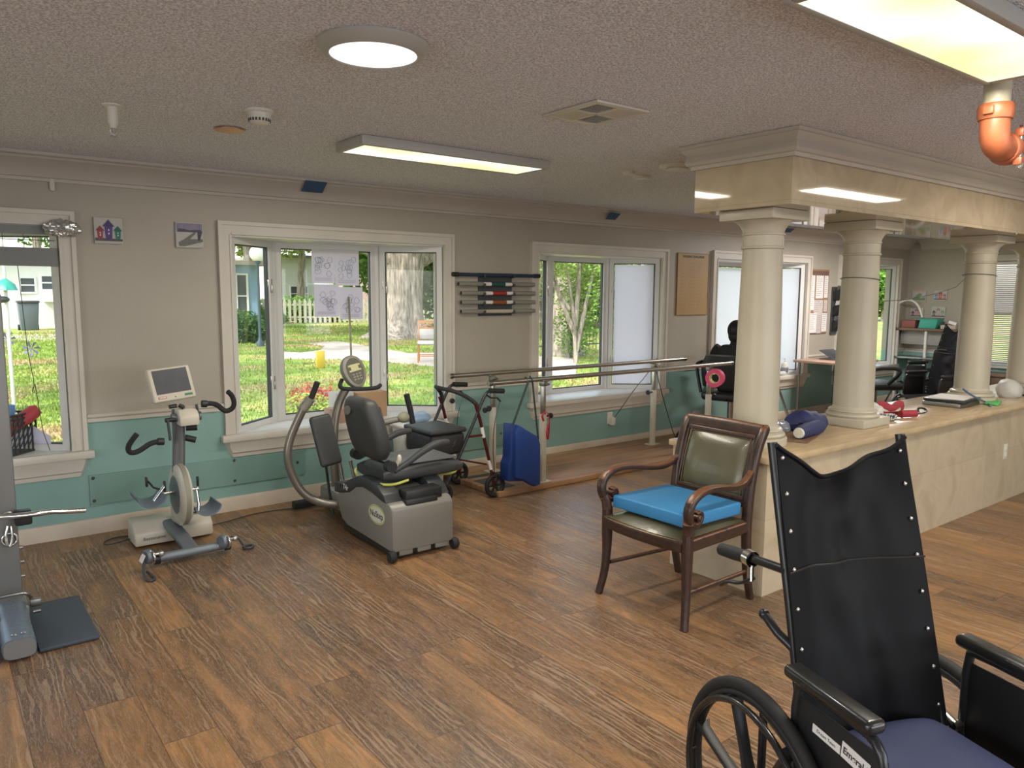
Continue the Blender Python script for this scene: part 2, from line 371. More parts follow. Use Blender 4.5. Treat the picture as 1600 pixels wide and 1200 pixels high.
# floor / ceiling
struct(MB().bb(XL-.2, XR+.2, YB-.2, W+WT, -.12, 0).build('floor', M_floor))
struct(MB().bb(XL-.2, XR+.2, YB-.2, W+WT, H, H+.15).build('ceiling', M_ceil))
WINS = [(-1.07, .68, .55, 1.95), (1.715, 3.455, .55, 1.95), (4.47, 6.14, .55, 1.93), (7.06, 8.85, .55, 1.95), (9.70, 11.20, .55, 1.99)]
def wall_with_holes():
    b = MB(); x = XL-.2
    for x0, x1, z0, z1 in WINS:
        b.bb(x, x0, W, W+WT, 0, H); b.bb(x0, x1, W, W+WT, 0, z0); b.bb(x0, x1, W, W+WT, z1, H); x = x1
    b.bb(x, XR+.2, W, W+WT, 0, H); bmesh.ops.remove_doubles(b.bm, verts=b.bm.verts, dist=1e-5)
    return b.build('wall_back', M_wall)
struct(wall_with_holes())
# right wall with its blind-covered window
RW = (3.55, 4.45, .62, 2.02)
b = MB(); b.bb(XR, XR+WT, YB, RW[0], 0, H); b.bb(XR, XR+WT, RW[1], W, 0, H); b.bb(XR, XR+WT, RW[0], RW[1], 0, RW[2]); b.bb(XR, XR+WT, RW[0], RW[1], RW[3], H)
struct(b.build('wall_right', M_wall))
b = MB(); b.bb(XL-WT, XL, YB, -1.2, 0, H); b.bb(XL-WT, XL, 3.0, W, 0, H); b.bb(XL-WT, XL, -1.2, 3.0, 0, .65); b.bb(XL-WT, XL, -1.2, 3.0, 2.05, H); struct(b.build('wall_left', M_wall))
b = MB(); b.bb(XL, .1, YB-WT, YB, 0, H); b.bb(6.7, XR, YB-WT, YB, 0, H); b.bb(.1, 6.7, YB-WT, YB, 0, .65); b.bb(.1, 6.7, YB-WT, YB, 2.05, H); struct(b.build('wall_front', M_wall))
# unseen windows added to go with the fill lights: frames and mullions
b = MB()
for k in range(4): b.bb(XL-.06, XL+.0, -1.2+k*1.38-.03*(k > 0)-.0, -1.2+k*1.38+.03, .65, 2.05)
b.bb(XL-.06, XL+.0, -1.2, 3.0, .65, .70); b.bb(XL-.06, XL, -1.2, 3.0, 2.0, 2.05); struct(b.build('window_7', M_vinyl))
b = MB()
for k in range(6): b.bb(.1+k*1.31-.0, .1+k*1.31+.05, YB-.06, YB, .65, 2.05)
b.bb(.1, 6.7, YB-.06, YB, .65, .70); b.bb(.1, 6.7, YB-.06, YB, 2.0, 2.05); struct(b.build('window_8', M_vinyl))
# crown moulding on the window wall and right wall
def crown_prof(h=.15, p=.17):
    return [(0, 0), (0, -h), (.018, -h), (.022, -h+.018), (.035, -h+.022), (.045, -h*.70), (p*.45, -h*.42), (p*.78, -h*.22), (p*.82, -h*.15), (p*.97, -h*.13), (p, -h*.10), (p, 0)]
def mould(name, prof, a, b, out, z, material, miter=(0, 0)):
    """profile (outward, height) swept from a to b; miter lengthens each end by its own projection"""
    a, b = Vector((*a, z)), Vector((*b, z)); d = (b-a).normalized(); o = Vector((*out, 0)); m_ = MB(); t = m_.bm
    r1 = [t.verts.new(a+o*p-d*(p*miter[0])+Vector((0, 0, h))) for p, h in prof]; r2 = [t.verts.new(b+o*p+d*(p*miter[1])+Vector((0, 0, h))) for p, h in prof]
    n = len(prof)
    for k in range(n): t.faces.new((r1[k], r1[(k+1) % n], r2[(k+1) % n], r2[k]))
    t.faces.new(r1[::-1]); t.faces.new(r2); bmesh.ops.recalc_face_normals(t, faces=t.faces)
    return m_.build(name, material, ang=.5)
struct(mould('trim_1', crown_prof(), (XL, W), (XR, W), (0, -1), H-.001, M_crown))
struct(mould('trim_2', crown_prof(), (XR, W-.17), (XR, YB), (-1, 0), H-.001, M_crown))
BP = [(0, 0), (.016, 0), (.016, .085), (.011, .098), (0, .102)]
struct(mould('baseboard_back', BP, (XL, W), (XR, W), (0, -1), .0, M_base))
struct(mould('baseboard_right', BP, (XR, W-.016), (XR, YB), (-1, 0), .0, M_base))
RP = [(0, -.022), (.012, -.022), (.014, 0), (.024, .012), (.026, .028), (.012, .032), (0, .032)]
segs = [(XL, -1.17), (.775, 1.625), (3.54, 4.375), (6.235, 6.96), (8.95, 9.6), (11.3, XR)]
for i, (x0, x1) in enumerate(segs):
    struct(mould('trim_%d' % (i+3), RP, (x0, W), (x1, W), (0, -1), .75, M_trim))
struct(mould('trim_9', RP, (XR, W-.03), (XR, 4.55), (-1, 0), .75, M_trim))

# ------------------------------------------------------------------ bay windows
M_cov = mk_film('blue_white_window_film', (.92, .90, 1.0), .62)
M_cov2 = mk_film('frosted_window_film', (.92, .93, 1.0), .65)
def bay(n, x0, x1, z0, z1, dep=.34, inset=.43, film=None, latch=True):
    t = bpy.data.objects.new('window_%d' % n, None); C.objects.link(t); t.location = ((x0+x1)/2, W, z0); struct(t)
    L = dict(parent=t, local=False)
    cw = .09                                                    # casing: stepped boards round the opening
    c = MB()
    for s_, xa in ((-1, x0), (1, x1)):
        c.bb(xa, xa+s_*cw, W-.022, W, z0+.006, z1+cw); c.bb(xa+s_*(cw-.025), xa+s_*cw, W-.036, W-.0225, z0+.006, z1+cw-.025); c.bb(xa+s_*.0, xa+s_*.014, W-.029, W-.0225, z0+.006, z1)
    c.bb(x0, x1, W-.022, W, z1, z1+cw); c.bb(x0-cw, x1+cw, W-.036, W-.0225, z1+cw-.025, z1+cw); c.bb(x0, x1, W-.029, W-.0225, z1, z1+.014)
    c.build('casing', M_trim, **L)
    s = MB()
    s.bb(x0-.12, x1+.12, W-.062, W-.001, z0-.045, z0+.005, bev=.008)
    s.build('sill_board', M_trim, **L)
    a = MB(); pr_ = [(0, -.115), (.014, -.115), (.018, -.09), (.03, -.08), (.034, -.03), (.044, -.015), (.046, 0), (0, 0)]
    r1 = [a.bm.verts.new((x0-.10+p*.6, W-p, z0-.046+h)) for p, h in pr_]; r2 = [a.bm.verts.new((x1+.10-p*.6, W-p, z0-.046+h)) for p, h in pr_]; k_ = len(pr_)
    # apron ends slope inwards to the bottom
    for ri, sg in ((r1, 1), (r2, -1)):
        for v in ri: v.co.x += sg*(z0-.046-v.co.z)*.45
    for k in range(k_): a.bm.faces.new((r1[k], r1[(k+1) % k_], r2[(k+1) % k_], r2[k]))
    a.bm.faces.new(r1[::-1]); a.bm.faces.new(r2); bmesh.ops.recalc_face_normals(a.bm, faces=a.bm.faces)
    a.build('apron', M_trim, **L)
    # seat board, head board and jambs of the bay
    out = [(x0, W), (x0+inset, W+dep), (x1-inset, W+dep), (x1, W)]
    def slab(za, zb, grow=.05, f0=.0005):
        g = [(x0-.0, W+f0), (x0-.0, W+max(.10, f0+.01)), (x0+inset-.02, W+dep+grow), (x1-inset+.02, W+dep+grow), (x1, W+max(.10, f0+.01)), (x1, W+f0)]
        return [(*p, za) for p in g], (0, 0, zb-za)
    q = MB(); q.prism(*slab(z0-.028, z0+.005)); q.build('seat_board', M_vinyl, **L)
    q = MB(); q.prism(*slab(z1-.012, z1+.03, f0=.001)); q.prism(*slab(z1+.031, z1+.12, .12, WT+.001)); q.build('head_board', M_vinyl, **L)
    fr = MB(); gk = MB(); panes = []
    for k, (p, r_) in enumerate(zip(out, out[1:])):
        p, r_ = Vector((*p, 0)), Vector((*r_, 0)); d = (r_-p).normalized(); nrm = Vector((-d.y, d.x, 0)); LL = (r_-p).length
        def brd(u0, u1, za, zb, th, off=0., dst=fr):
            Mx = Matrix(((d.x, nrm.x, 0, 0), (d.y, nrm.y, 0, 0), (0, 0, 1, 0), (0, 0, 0, 1)))
            c_ = p + d*((u0+u1)/2) + nrm*off + Vector((0, 0, (za+zb)/2))
            dst.box((0, 0, 0), (abs(u1-u0), th, abs(zb-za)), M=Matrix.Translation(c_) @ Mx)
        za, zb = z0, z1-.012; fw = .046; off = .03
        ua, ub = .012, LL-.012
        brd(ua, ua+fw, za, zb, .05, off); brd(ub-fw, ub, za, zb, .05, off); brd(ua+fw, ub-fw, za, za+fw, .05, off); brd(ua+fw, ub-fw, zb-fw, zb, .05, off)
        g_ = .008
        for q_ in ((ua+fw, ua+fw+g_, za+fw, zb-fw), (ub-fw-g_, ub-fw, za+fw, zb-fw), (ua+fw, ub-fw, za+fw, za+fw+g_), (ua+fw, ub-fw, zb-fw-g_, zb-fw)): brd(*q_, .03, off+.006, gk)
        gl = MB(); brd(ua+fw, ub-fw, za+fw, zb-fw, .005, off+.006, gl); gl.build('pane', M_glass, **L)
        if film and film[k]:
            fm = MB(); brd(ua+fw+.014, ub-fw-.014, za+fw+.012, zb-fw-.014, .002, off-.002, fm); fm.build('window_film', film[k], **L)
    for p in out[1:3]: fr.cyl((p[0], p[1]+.03, z0), (p[0], p[1]+.03, z1-.012), .034, n=8)
    fr.build('frame', M_vinyl, **L); gk.build('gasket', M_gasket, **L)
    if latch:
        for xx, yy in ((x0+inset-.045, W+dep-.01), (x1-inset+.05, W+dep-.01)):
            for zz in (z0+.33, z1-.33):
                MB().box((xx, yy, zz), (.04, .026, .07), bev=.006).box((xx+.012, yy-.018, zz-.04), (.012, .012, .06), bev=.004).build('latch', M_steel, **L)
    return t
bay(1, *WINS[0]); bay(2, *WINS[1])
bay(3, *WINS[2], film=[None, None, M_cov]); bay(4, *WINS[3], film=[M_cov2, M_cov2, M_cov2]); bay(5, *WINS[4], latch=False)
# flat window with a blind in the right wall
t = bpy.data.objects.new('window_6', None); C.objects.link(t); t.location = (XR, 4.0, RW[2]); struct(t); L = dict(parent=t, local=False)
y0, y1, z0, z1 = RW
f = MB()
for ya, yb, za, zb in ((y0-.08, y0, z0-.04, z1+.08), (y1, y1+.08, z0-.04, z1+.08), (y0, y1, z1, z1+.08)): f.bb(XR-.025, XR, ya, yb, za, zb)
f.bb(XR-.05, XR, y0-.1, y1+.1, z0-.04, z0-.01); f.build('casing', M_trim, **L)
f = MB()
for ya, yb, za, zb in ((y0, y0+.04, z0, z1), (y1-.04, y1, z0, z1), (y0, y1, z0, z0+.04), (y0, y1, z1-.04, z1), (y0, y1, 1.3, 1.34)): f.bb(XR+.05, XR+.1, ya, yb, za, zb)
f.build('frame', M_vinyl, **L); MB().bb(XR+.07, XR+.075, y0+.04, y1-.04, z0+.04, z1-.04).build('pane', M_glass, **L)
M_slat = mk_film('blind_slats', (.74, .66, .62), .35)
bl = thing('window_blind', 'white horizontal slat blind lowered over the window between the two farthest columns', 'blind', (XR+.02, 4.0, RW[2]))
s = MB()
for k in range(52): s.box((XR+.02, 4.0, RW[2]+.03+k*.026), (.024, .86, .0016), rot=(0, .75, 0))
s.build('slats', M_slat, bl, local=False); MB().bb(XR+.002, XR+.04, 3.56, 4.44, 1.97, 2.01).build('head_rail', M_white, bl, local=False)

# ------------------------------------------------------------------ half wall, beam and columns
hx0, hy0, hy1 = 3.344, 2.203, 2.83
hw = MB().bb(hx0, XR-.02, hy0+.01, hy1, 0, .70).build('wall_half', M_marble); struct(hw)
ct = thing('stone_countertop', 'long beige stone ledge on top of the tiled half wall under the columns', 'countertop', (hx0, hy0, .70))
MB().bb(hx0-.02, XR-.03, hy0-.025, hy1+.02, .703, .737, bev=.006).build('slab', M_top, ct, local=False)
MB().bb(hx0-.01, XR-.03, hy0-.012, hy0+.006, .690, .7035).build('edge_strip', M_top, ct, local=False)
bm0 = MB().bb(3.425, XR-.02, hy0, 2.80, 2.005, H-.001).build('wall_beam', M_marble); struct(bm0)
CP = crown_prof(.125, .075)
struct(mould('trim_10', CP, (3.425, hy0), (XR-.2, hy0), (0, -1), H-.002, M_crown, miter=(1, 0)))
struct(mould('trim_11', CP, (3.425, 2.80), (3.425, hy0), (-1, 0), H-.002, M_crown, miter=(1, 1)))
def column(x, y, label, square=False):
    t = thing('column', label, 'column', (x, y, .738), 0, 'cream round columns on the half wall')
    b_ = MB()
    if square: b_.box((0, 0, .026), (.33, .33, .052), bev=.006); z = .052
    else: b_.lathe([(0, 0), (.172, 0), (.172, .036), (.165, .042), (0, .042)]); z = .042
    b_.lathe([(0, z), (.155, z), (.163, z+.012), (.155, z+.024), (.142, z+.026), (.142, z+.032), (.148, z+.038), (.142, z+.046), (.127, z+.05), (.122, z+.066), (0, z+.066)], n=48)
    b_.build('base', M_col, t)
    z1 = 1.062
    MB().lathe([(.121, z+.06)]+[(.121-.016*(k/10)**1.7, z+.06+(z1-z-.06)*k/10) for k in range(1, 11)], n=48).build('shaft', M_col, t)
    k = MB().lathe([(.105, z1), (.114, z1+.004), (.114, z1+.012), (.107, z1+.016), (.107, z1+.072), (.113, z1+.076), (.113, z1+.082), (.108, z1+.086), (.112, z1+.105), (.128, z1+.13), (.150, z1+.147), (.152, z1+.150), (0, z1+.150)], n=48)
    k.box((0, 0, (z1+.1505+2.004-.738)/2), (.335, .335, 2.004-.738-z1-.1505), bev=.004)
    k.build('capital', M_col, t); return t
column(3.64, 2.50, 'nearest cream column, beside the green leather armchair, shaft fully visible')
column(4.685, 2.50, 'second cream column from the armchair, on a square plinth with blue splint at its foot', True)
column(6.46, 2.50, 'third cream column, beside the stacked black binders')
column(7.5, 2.50, 'farthest cream column, cut by the right edge of the photo')
oc = thing('outlet_plate', 'cream outlet plate on the tiled face of the half wall', 'outlet', tuple(wp(1570, 705, y=hy0+.01)))
MB().box((0, -.0035, 0), (.072, .006, .115), bev=.002).build('plate', M_ivory, oc)
for dz in (-.025, .025): MB().box((0, -.008, dz), (.034, .004, .028), bev=.001).build('socket', M_white, oc)

# ------------------------------------------------------------------ ceiling fixtures
D_warm = mk_diff('warm_diffuser', ((1., .88, .42), (1., .98, .90)), 1.25)
D_cool = mk_diff('cool_diffuser', ((1., .98, .97), (1., .99, .98)), 1.6)
M_fix = mat('fixture_paint', (.42, .41, .38), .5)
def fluoro(x, y, label, dm=D_warm, lx=1.19, ly=.26):
    t = thing('fluorescent_fixture', label, 'ceiling light', (x, y, H))
    o = MB()
    for sy in (-1, 1): o.bb(-lx/2-.03, lx/2+.03, sy*(ly/2), sy*(ly/2+.03), -.052, -.001, bev=.006)
    for sx in (-1, 1): o.bb(sx*lx/2, sx*(lx/2+.03), -ly/2, ly/2, -.052, -.001, bev=.006)
    o.build('housing', M_fix, t); MB().bb(-lx/2, lx/2, -ly/2, ly/2, -.050, -.040).build('diffuser', dm, t); return t
fluoro(2.45, 1.07, 'large glowing rectangular ceiling light at the top right corner near the orange pipe')
fluoro(2.45, 3.79, 'slim glowing rectangular ceiling light in front of the middle windows')
fluoro(5.6, 1.32, 'glowing ceiling light seen only as a reflection in the shiny beam')
fluoro(8.6, 4.15, 'white ceiling light glimpsed beyond the beam, above the wheelchairs')
t = thing('round_ceiling_light', 'round white glowing flush ceiling light with a grey rim', 'ceiling light', (1.22, 2.335, H))
MB().lathe([(.14, -.001), (.182, -.001), (.182, -.008), (.165, -.028), (.145, -.036), (.141, -.033), (.141, -.02)], n=64).build('rim', M_fix, t)
MB().lathe([(0, -.036), (.08, -.036), (.141, -.032), (.141, -.02), (0, -.02)], n=48).build('diffuser', D_cool, t)
# vent
t = thing('ceiling_vent', 'cream metal air register in the ceiling', 'vent', (2.43, 2.555, H))
b = MB()
for a_ in ((-.16, .16, -.175, -.14), (-.16, .16, .14, .175), (-.16, -.125, -.14, .14), (.125, .16, -.14, .14), (-.01, .01, -.14, .14), (-.125, .125, -.01, .01)): b.bb(a_[0], a_[1], a_[2], a_[3], -.012, -.001, bev=.003)
b.build('frame', M_trim, t); MB().bb(-.125, .125, -.14, .14, -.004, -.001).build('duct', M_gasket, t)
s = MB()
for qx in (-.0675, .0675):
    for qy in (-.075, .075):
        for k in range(7):
            if qx*qy > 0: s.box((qx, qy-.055+k*.018, -.009), (.108, .012, .0015), rot=(.6, 0, 0))
            else: s.box((qx-.048+k*.016, qy, -.009), (.012, .125, .0015), rot=(0, .6, 0))
s.build('louvers', M_trim, t)
t = thing('ceiling_sprinkler', 'white pendant sprinkler hanging from the ceiling at the left', 'sprinkler', (.706, 3.76, H))
MB().lathe([(0, -.001), (.042, -.001), (.04, -.008), (.022, -.012), (.021, -.075), (.017, -.082), (.013, -.1), (0, -.1)]).build('escutcheon', M_white, t)
MB().tube([(-.012, 0, -.1), (-.013, 0, -.118), (0, 0, -.132)], .003).tube([(.012, 0, -.1), (.013, 0, -.118), (0, 0, -.132)], .003).cyl((0, 0, -.1), (0, 0, -.13), .0035).cyl((0, 0, -.132), (0, 0, -.135), .016).build('deflector', M_steel, t)
t = thing('smoke_detector', 'round white smoke detector on the ceiling with dark side vents', 'smoke detector', (1.24, 3.46, H))
MB().lathe([(0, -.001), (.062, -.001), (.062, -.012), (.05, -.016), (.046, -.05), (.03, -.062), (0, -.063)]).build('housing', M_white, t)
b = MB()
for k in range(20): a_ = 2*PI*k/20; b.box((.0455*math.cos(a_), .0455*math.sin(a_), -.046), (.004, .009, .012), rot=(0, 0, a_))
b.build('vents', M_gasket, t)
M_copper = mat('copper_cover', (.55, .25, .14), .35, metal=.6)
t = thing('sprinkler_cover', 'flat copper-coloured sprinkler cover plate beside the smoke detector', 'sprinkler', (1.262, 3.94, H))
MB().lathe([(0, -.012), (.07, -.011), (.072, -.006), (0, -.006)]).build('plate', M_copper, t); MB().lathe([(.055, -.006), (.055, -.001), (0, -.001)]).build('ring', M_white, t)
for (x, y, r, lab) in ((3.80, 3.25, .115, 'shallow round white ceiling speaker nearest the corner of the beam'), (3.745, 3.62, .045, 'small flat white ceiling disc left of the beam corner'), (3.96, 3.70, .055, 'thin grey ceiling disc tucked beside the beam end'),
                       (7.3, 4.40, .13, 'dark-rimmed round ceiling disc glimpsed between the first two columns'), (9.43, 4.38, .13, 'dark-rimmed round ceiling disc glimpsed past the second column')):
    t = thing('ceiling_disc', lab, 'ceiling fixture', (x, y, H)); MB().lathe([(0, -.001), (r, -.001), (r, -.01), (r*.85, -.022), (0, -.026)]).build('cover', M_trim if r < .12 else M_dksteel, t)
    if r > .1: MB().lathe([(r*.6, -.0245), (r*.6, -.032), (0, -.036)]).build('centre', M_white, t)
# standpipe with orange elbow
M_orange = mat('orange_coupling', (.42, .125, .055), .38, var=.12, vscale=25)
M_pipe = mat('cream_pipe', (.50, .47, .34), .4)
ex, ey, ez = 3.17, 1.215, 2.17
t = thing('sprinkler_pipe', 'cream pipe dropping from the ceiling into an orange elbow at the upper right', 'pipe', (ex, ey, H))
MB().cyl((ex, ey, H-.001), (ex, ey, ez+.03), .045, n=32).build('riser', M_pipe, t, local=False)
el = [(ex, ey, ez+.05), (ex, ey, ez), (ex+.01, ey, ez-.04), (ex+.04, ey, ez-.06), (ex+.09, ey, ez-.06), (ex+.12, ey, ez-.06)]
e_ = MB().tube(el, .05, n=24, smooth=2); e_.build('elbow', M_orange, t, local=False)
cp = MB()
cp.lathe([(.045, 0), (.056, 0), (.06, .01), (.06, .045), (.056, .055), (.045, .055)], c=(ex, ey, ez+.03)); cp.box((ex-.058, ey, ez+.057), (.03, .035, .03), bev=.005); cp.box((ex+.058, ey, ez+.057), (.03, .035, .03), bev=.005)
cp.build('coupling', M_orange, t, local=False)
c2 = MB().lathe([(.045, 0), (.056, 0), (.06, .01), (.06, .045), (.056, .055), (.045, .055)], c=(ex+.09, ey, ez-.06), ax=(1, 0, 0)); c2.box((ex+.117, ey-.045, ez-.005), (.03, .03, .03), bev=.005); c2.box((ex+.117, ey-.045, ez-.11), (.03, .03, .03), bev=.005)
c2.build('coupling', M_orange, t, local=False)
MB().cyl((ex+.117, ey-.05, ez+.02), (ex+.117, ey-.05, ez-.135), .007).lathe([(0, 0), (.012, 0), (.012, .012), (0, .012)], c=(ex+.117, ey-.05, ez+.008), n=6).lathe([(0, 0), (.012, 0), (.012, .012), (0, .012)], c=(ex+.117, ey-.05, ez-.13), n=6).build('bolt', M_chrome, t, local=False)
MB().cyl((ex+.13, ey, ez-.06), (6.5, ey, ez-.06), .045, n=32).build('run', M_pipe, t, local=False)

# ------------------------------------------------------------------ on the window wall
# wall protection boards with bolts
M_board = mat('teal_board', (.185, .315, .275), .35, var=.05, vscale=2)
for x0, x1, lab in ((.765, 2.2, 'teal painted wall board with dark bolts behind the arm exerciser'), (3.62, 4.2, 'short teal painted wall board with a dark bolt behind the walker')):
    t = thing('wall_board', lab, 'wall panel', (x0, W, .19)); L = dict(parent=t, local=False)
    MB().bb(x0, x1, W-.013, W-.001, .19, .385).build('board', M_board, **L)
    for bx, bz in (((.787, .366), (.787, .217), (1.68, .366), (1.68, .217), (2.145, .29)) if x0 < 1 else ((4.051, .302),)):
        MB().lathe([(0, .008), (.007, .006), (.011, 0)], c=(bx, W-.013, bz), ax=(0, -1, 0), n=12).build('bolt', M_gasket, **L)
t = thing('wall_sensor', 'small beige oblong sensor high on the wall above the left window', 'sensor', (.665, W, 2.20)); MB().box((0, -.012, 0), (.03, .022, .09), bev=.01).build('case', M_trim, t)
# blue painter tape on the crown
M_tape = mat('blue_tape', (.035, .085, .17), .6)
def tape(px, py, w_, h_, lab):
    p0 = wp(px, py, y=W-.135)
    n = Vector((0, -.60, -.80)); x_ = Vector((1, 0, 0)); y_ = n.cross(x_)
    Mx = Matrix(((x_.x, y_.x, n.x, p0.x), (x_.y, y_.y, n.y, p0.y), (x_.z, y_.z, n.z, p0.z), (0, 0, 0, 1)))
    tag(MB().box((0, 0, 0), (w_, h_, .003), M=Mx).build('tape_patch', M_tape), lab, 'tape', 'blue tape patches on the crown moulding')
tape(491, 292, .16, .11, 'blue tape patch on the crown above the second window')
tape(958, 338, .13, .09, 'blue tape patch on the crown above the third window')
tape(1233, 359, .16, .09, 'blue tape patch on the crown seen beside the nearest column capital')

def canvas(name, lab, p0, p1, axis, paint):
    """canvas on wall; p0 lower-left, p1 upper-right in wall coordinates (u, z); paint(b, u, v) adds shapes"""
    (u0, z0), (u1, z1) = p0, p1; w_, h_ = u1-u0, z1-z0
    t = thing(name, lab, 'painting', ((u0+u1)/2, W-.001, z0) if axis == 'y' else (XR-.001, (u0+u1)/2, z0), 0 if axis == 'y' else -PI/2)
    MB().box((0, -.01, h_/2), (w_, .02, h_)).build('canvas', mat('canvas_cloth', (.50, .49, .46), .8), t)
    def shape(poly, col, nm, lay=1):
        cx = .02+.0008*lay
        MB().prism([((u-.5)*w_, -cx, v*h_) for u, v in poly], (0, .0007, 0)).build(nm, mat('paint_%d_%d_%d' % tuple(int(c*99) for c in col), col, .6, var=.15, vscale=40), t)
    paint(shape); return t
def house(shape, cx, w_, z0, zt, col, lay=3):
    sh = zt-(zt-z0)*.33
    shape([(cx-w_*.32, z0), (cx+w_*.32, z0), (cx+w_*.42, sh), (cx-w_*.42, sh)], col, 'birdhouse', lay)
    shape([(cx-w_*.62, sh-.02), (cx+w_*.62, sh-.02), (cx, zt)], tuple(c*.7 for c in col), 'birdhouse_roof', lay+1)
    for hz in (.35, .62): shape([(cx-.02, z0+(sh-z0)*hz), (cx+.02, z0+(sh-z0)*hz), (cx+.02, z0+(sh-z0)*(hz+.14)), (cx-.02, z0+(sh-z0)*(hz+.14))], (.8, .75, .8), 'dot', lay+2)
def p_birds(cols):
    def f(s):
        s([(.02, .1), (.98, .1), (.98, .19), (.02, .22)], (.10, .09, .11), 'ground', 1)
        for (cx, w_, zt), c in zip(((.2, .26, .68), (.5, .34, .93), (.82, .26, .70)), cols): house(s, cx, w_, .18, zt, c)
    return f
canvas('canvas_painting', 'small canvas of red, purple and green birdhouses on the wall beside the left window', (.876, 1.855), (1.038, 2.015), 'y', p_birds([(.35, .07, .08), (.10, .06, .22), (.03, .20, .15)]))
def p_road(s):
    s([(.03, .68), (.97, .68), (.97, .97), (.03, .97)], (.25, .22, .33), 'cloud', 1); s([(.03, .62), (.97, .62), (.9, .74), (.5, .7), (.1, .76)], (.09, .08, .11), 'hills', 2)
    s([(.1, .05), (.3, .05), (.98, .25), (.98, .36), (.5, .34), (.75, .6), (.66, .62), (.3, .34), (.08, .2)], (.16, .17, .15), 'road', 1)
    s([(.8, .3), (.87, .3), (.97, .66), (.78, .66)], (.07, .06, .09), 'tree', 3)
canvas('canvas_painting', 'small canvas of a dark path under a purple sky, just left of the second window', (1.356, 1.849), (1.53, 2.014), 'y', p_road)
# right wall: four little canvases
def rwp(px, py): q = wp(px, py, x=XR); return (-q.y, q.z)
def rcan(a, b, lab, paint):
    p, q = wp(*a, x=XR), wp(*b, x=XR)
    y0_, y1_, z0_, z1_ = min(p.y, q.y), max(p.y, q.y), min(p.z, q.z), max(p.z, q.z)
    (u0, zz0), (u1, zz1) = (y0_, z0_), (y1_, z1_); canvas('canvas_painting', lab, (u0, zz0), (u1, zz1), 'x', paint)
def p_ab(c1, c2):
    def f(s):
        s([(.05, .08), (.95, .08), (.95, .4), (.6, .3), (.4, .5), (.05, .35)], c1, 'field', 1); s([(.05, .85), (.95, .85), (.95, .97), (.05, .97)], c2, 'sky', 1); s([(.3, .3), (.6, .42), (.75, .7), (.5, .75), (.25, .55)], c1, 'bush', 2)
    return f
rcan((1427, 454), (1447, 471), 'canvas with green bush on the far wall, upper left of the four', p_ab((.2, .3, .15), (.6, .35, .3)))
rcan((1461, 454), (1480, 470), 'canvas with red and blue houses on the far wall, upper right of the four', p_birds([(.2, .3, .5), (.5, .15, .1), (.55, .2, .2)]))
rcan((1424, 481), (1443, 496), 'pink toned canvas on the far wall, lower left of the four', p_birds([(.15, .12, .12), (.6, .3, .3), (.5, .3, .25)]))
rcan((1457, 479), (1477, 497), 'pale canvas with brown houses on the far wall, lower right of the four', p_birds([(.18, .14, .12), (.5, .4, .3), (.3, .4, .3)]))
# tan notice board with small print
M_tan = mat('tan_board', (.42, .27, .11), .5, var=.08, vscale=3)
t = thing('wall_poster', 'large plain tan poster board with small heading between the third and fourth windows', 'poster', (6.645, W-.001, 1.335))
MB().bb(-.255, .255, -.012, 0, 0, .655).build('board', M_tan, t)
b = MB()
for a_ in ((-.26, .26, -.004, .0), (-.26, .26, .655, .66), (-.26, -.255, 0, .655), (.255, .26, 0, .655)): b.bb(a_[0], a_[1], -.015, 0, a_[2], a_[3])
b.build('edging', mat('tan_edge', (.22, .13, .05), .5), t)
MX = Matrix.Translation((0, -.0125, .622)) @ Matrix.Rotation(PI/2, 4, 'X'); MB().text('WALKING CHALLENGE', .034, MX, bold=.0006).build('heading', M_text, t)
b = MB()
for k in range(14):
    for c_ in range(3): b.bb(-.2+c_*.14, -.2+c_*.14+random.uniform(.03, .1), -.0128, -.0119, .55-k*.037, .553-k*.037)
b.build('print', mat('tan_print', (.28, .19, .08), .6), t)
# wall rack with weighted bars
t = thing('bar_rack', 'black wall rack holding the exercise bars between the second and third windows', 'rack', (3.985, W-.001, 1.36))
b = MB(); b.bb(-.18, .18, -.012, 0, 0, .37); b.build('back_plate', M_gasket, t)
for k in range(5):
    zz = .352-k*.078
    h = MB().bb(-.17, -.15, -.075, -.012, zz-.022, zz-.014); h.bb(.15, .17, -.075, -.012, zz-.022, zz-.014); h.bb(-.17, -.15, -.078, -.072, zz-.022, zz+.006); h.bb(.15, .17, -.078, -.072, zz-.022, zz+.006); h.build('hook', M_gasket, t)
M_greybar = mat('grey_bar', (.25, .245, .21), .5)
cols = [((.02, .035, .07), 'long dark blue exercise bar at the top of the wall rack', .47), ((.02, .09, .075), 'grey exercise bar with a green middle, second on the wall rack', .41), ((.38, .03, .025), 'grey exercise bar with a red middle on the wall rack', .40),
        ((.27, .09, .03), 'grey exercise bar with an orange-brown middle on the wall rack', .40), ((.52, .46, .36), 'grey exercise bar with a cream middle, lowest on the wall rack', .40)]
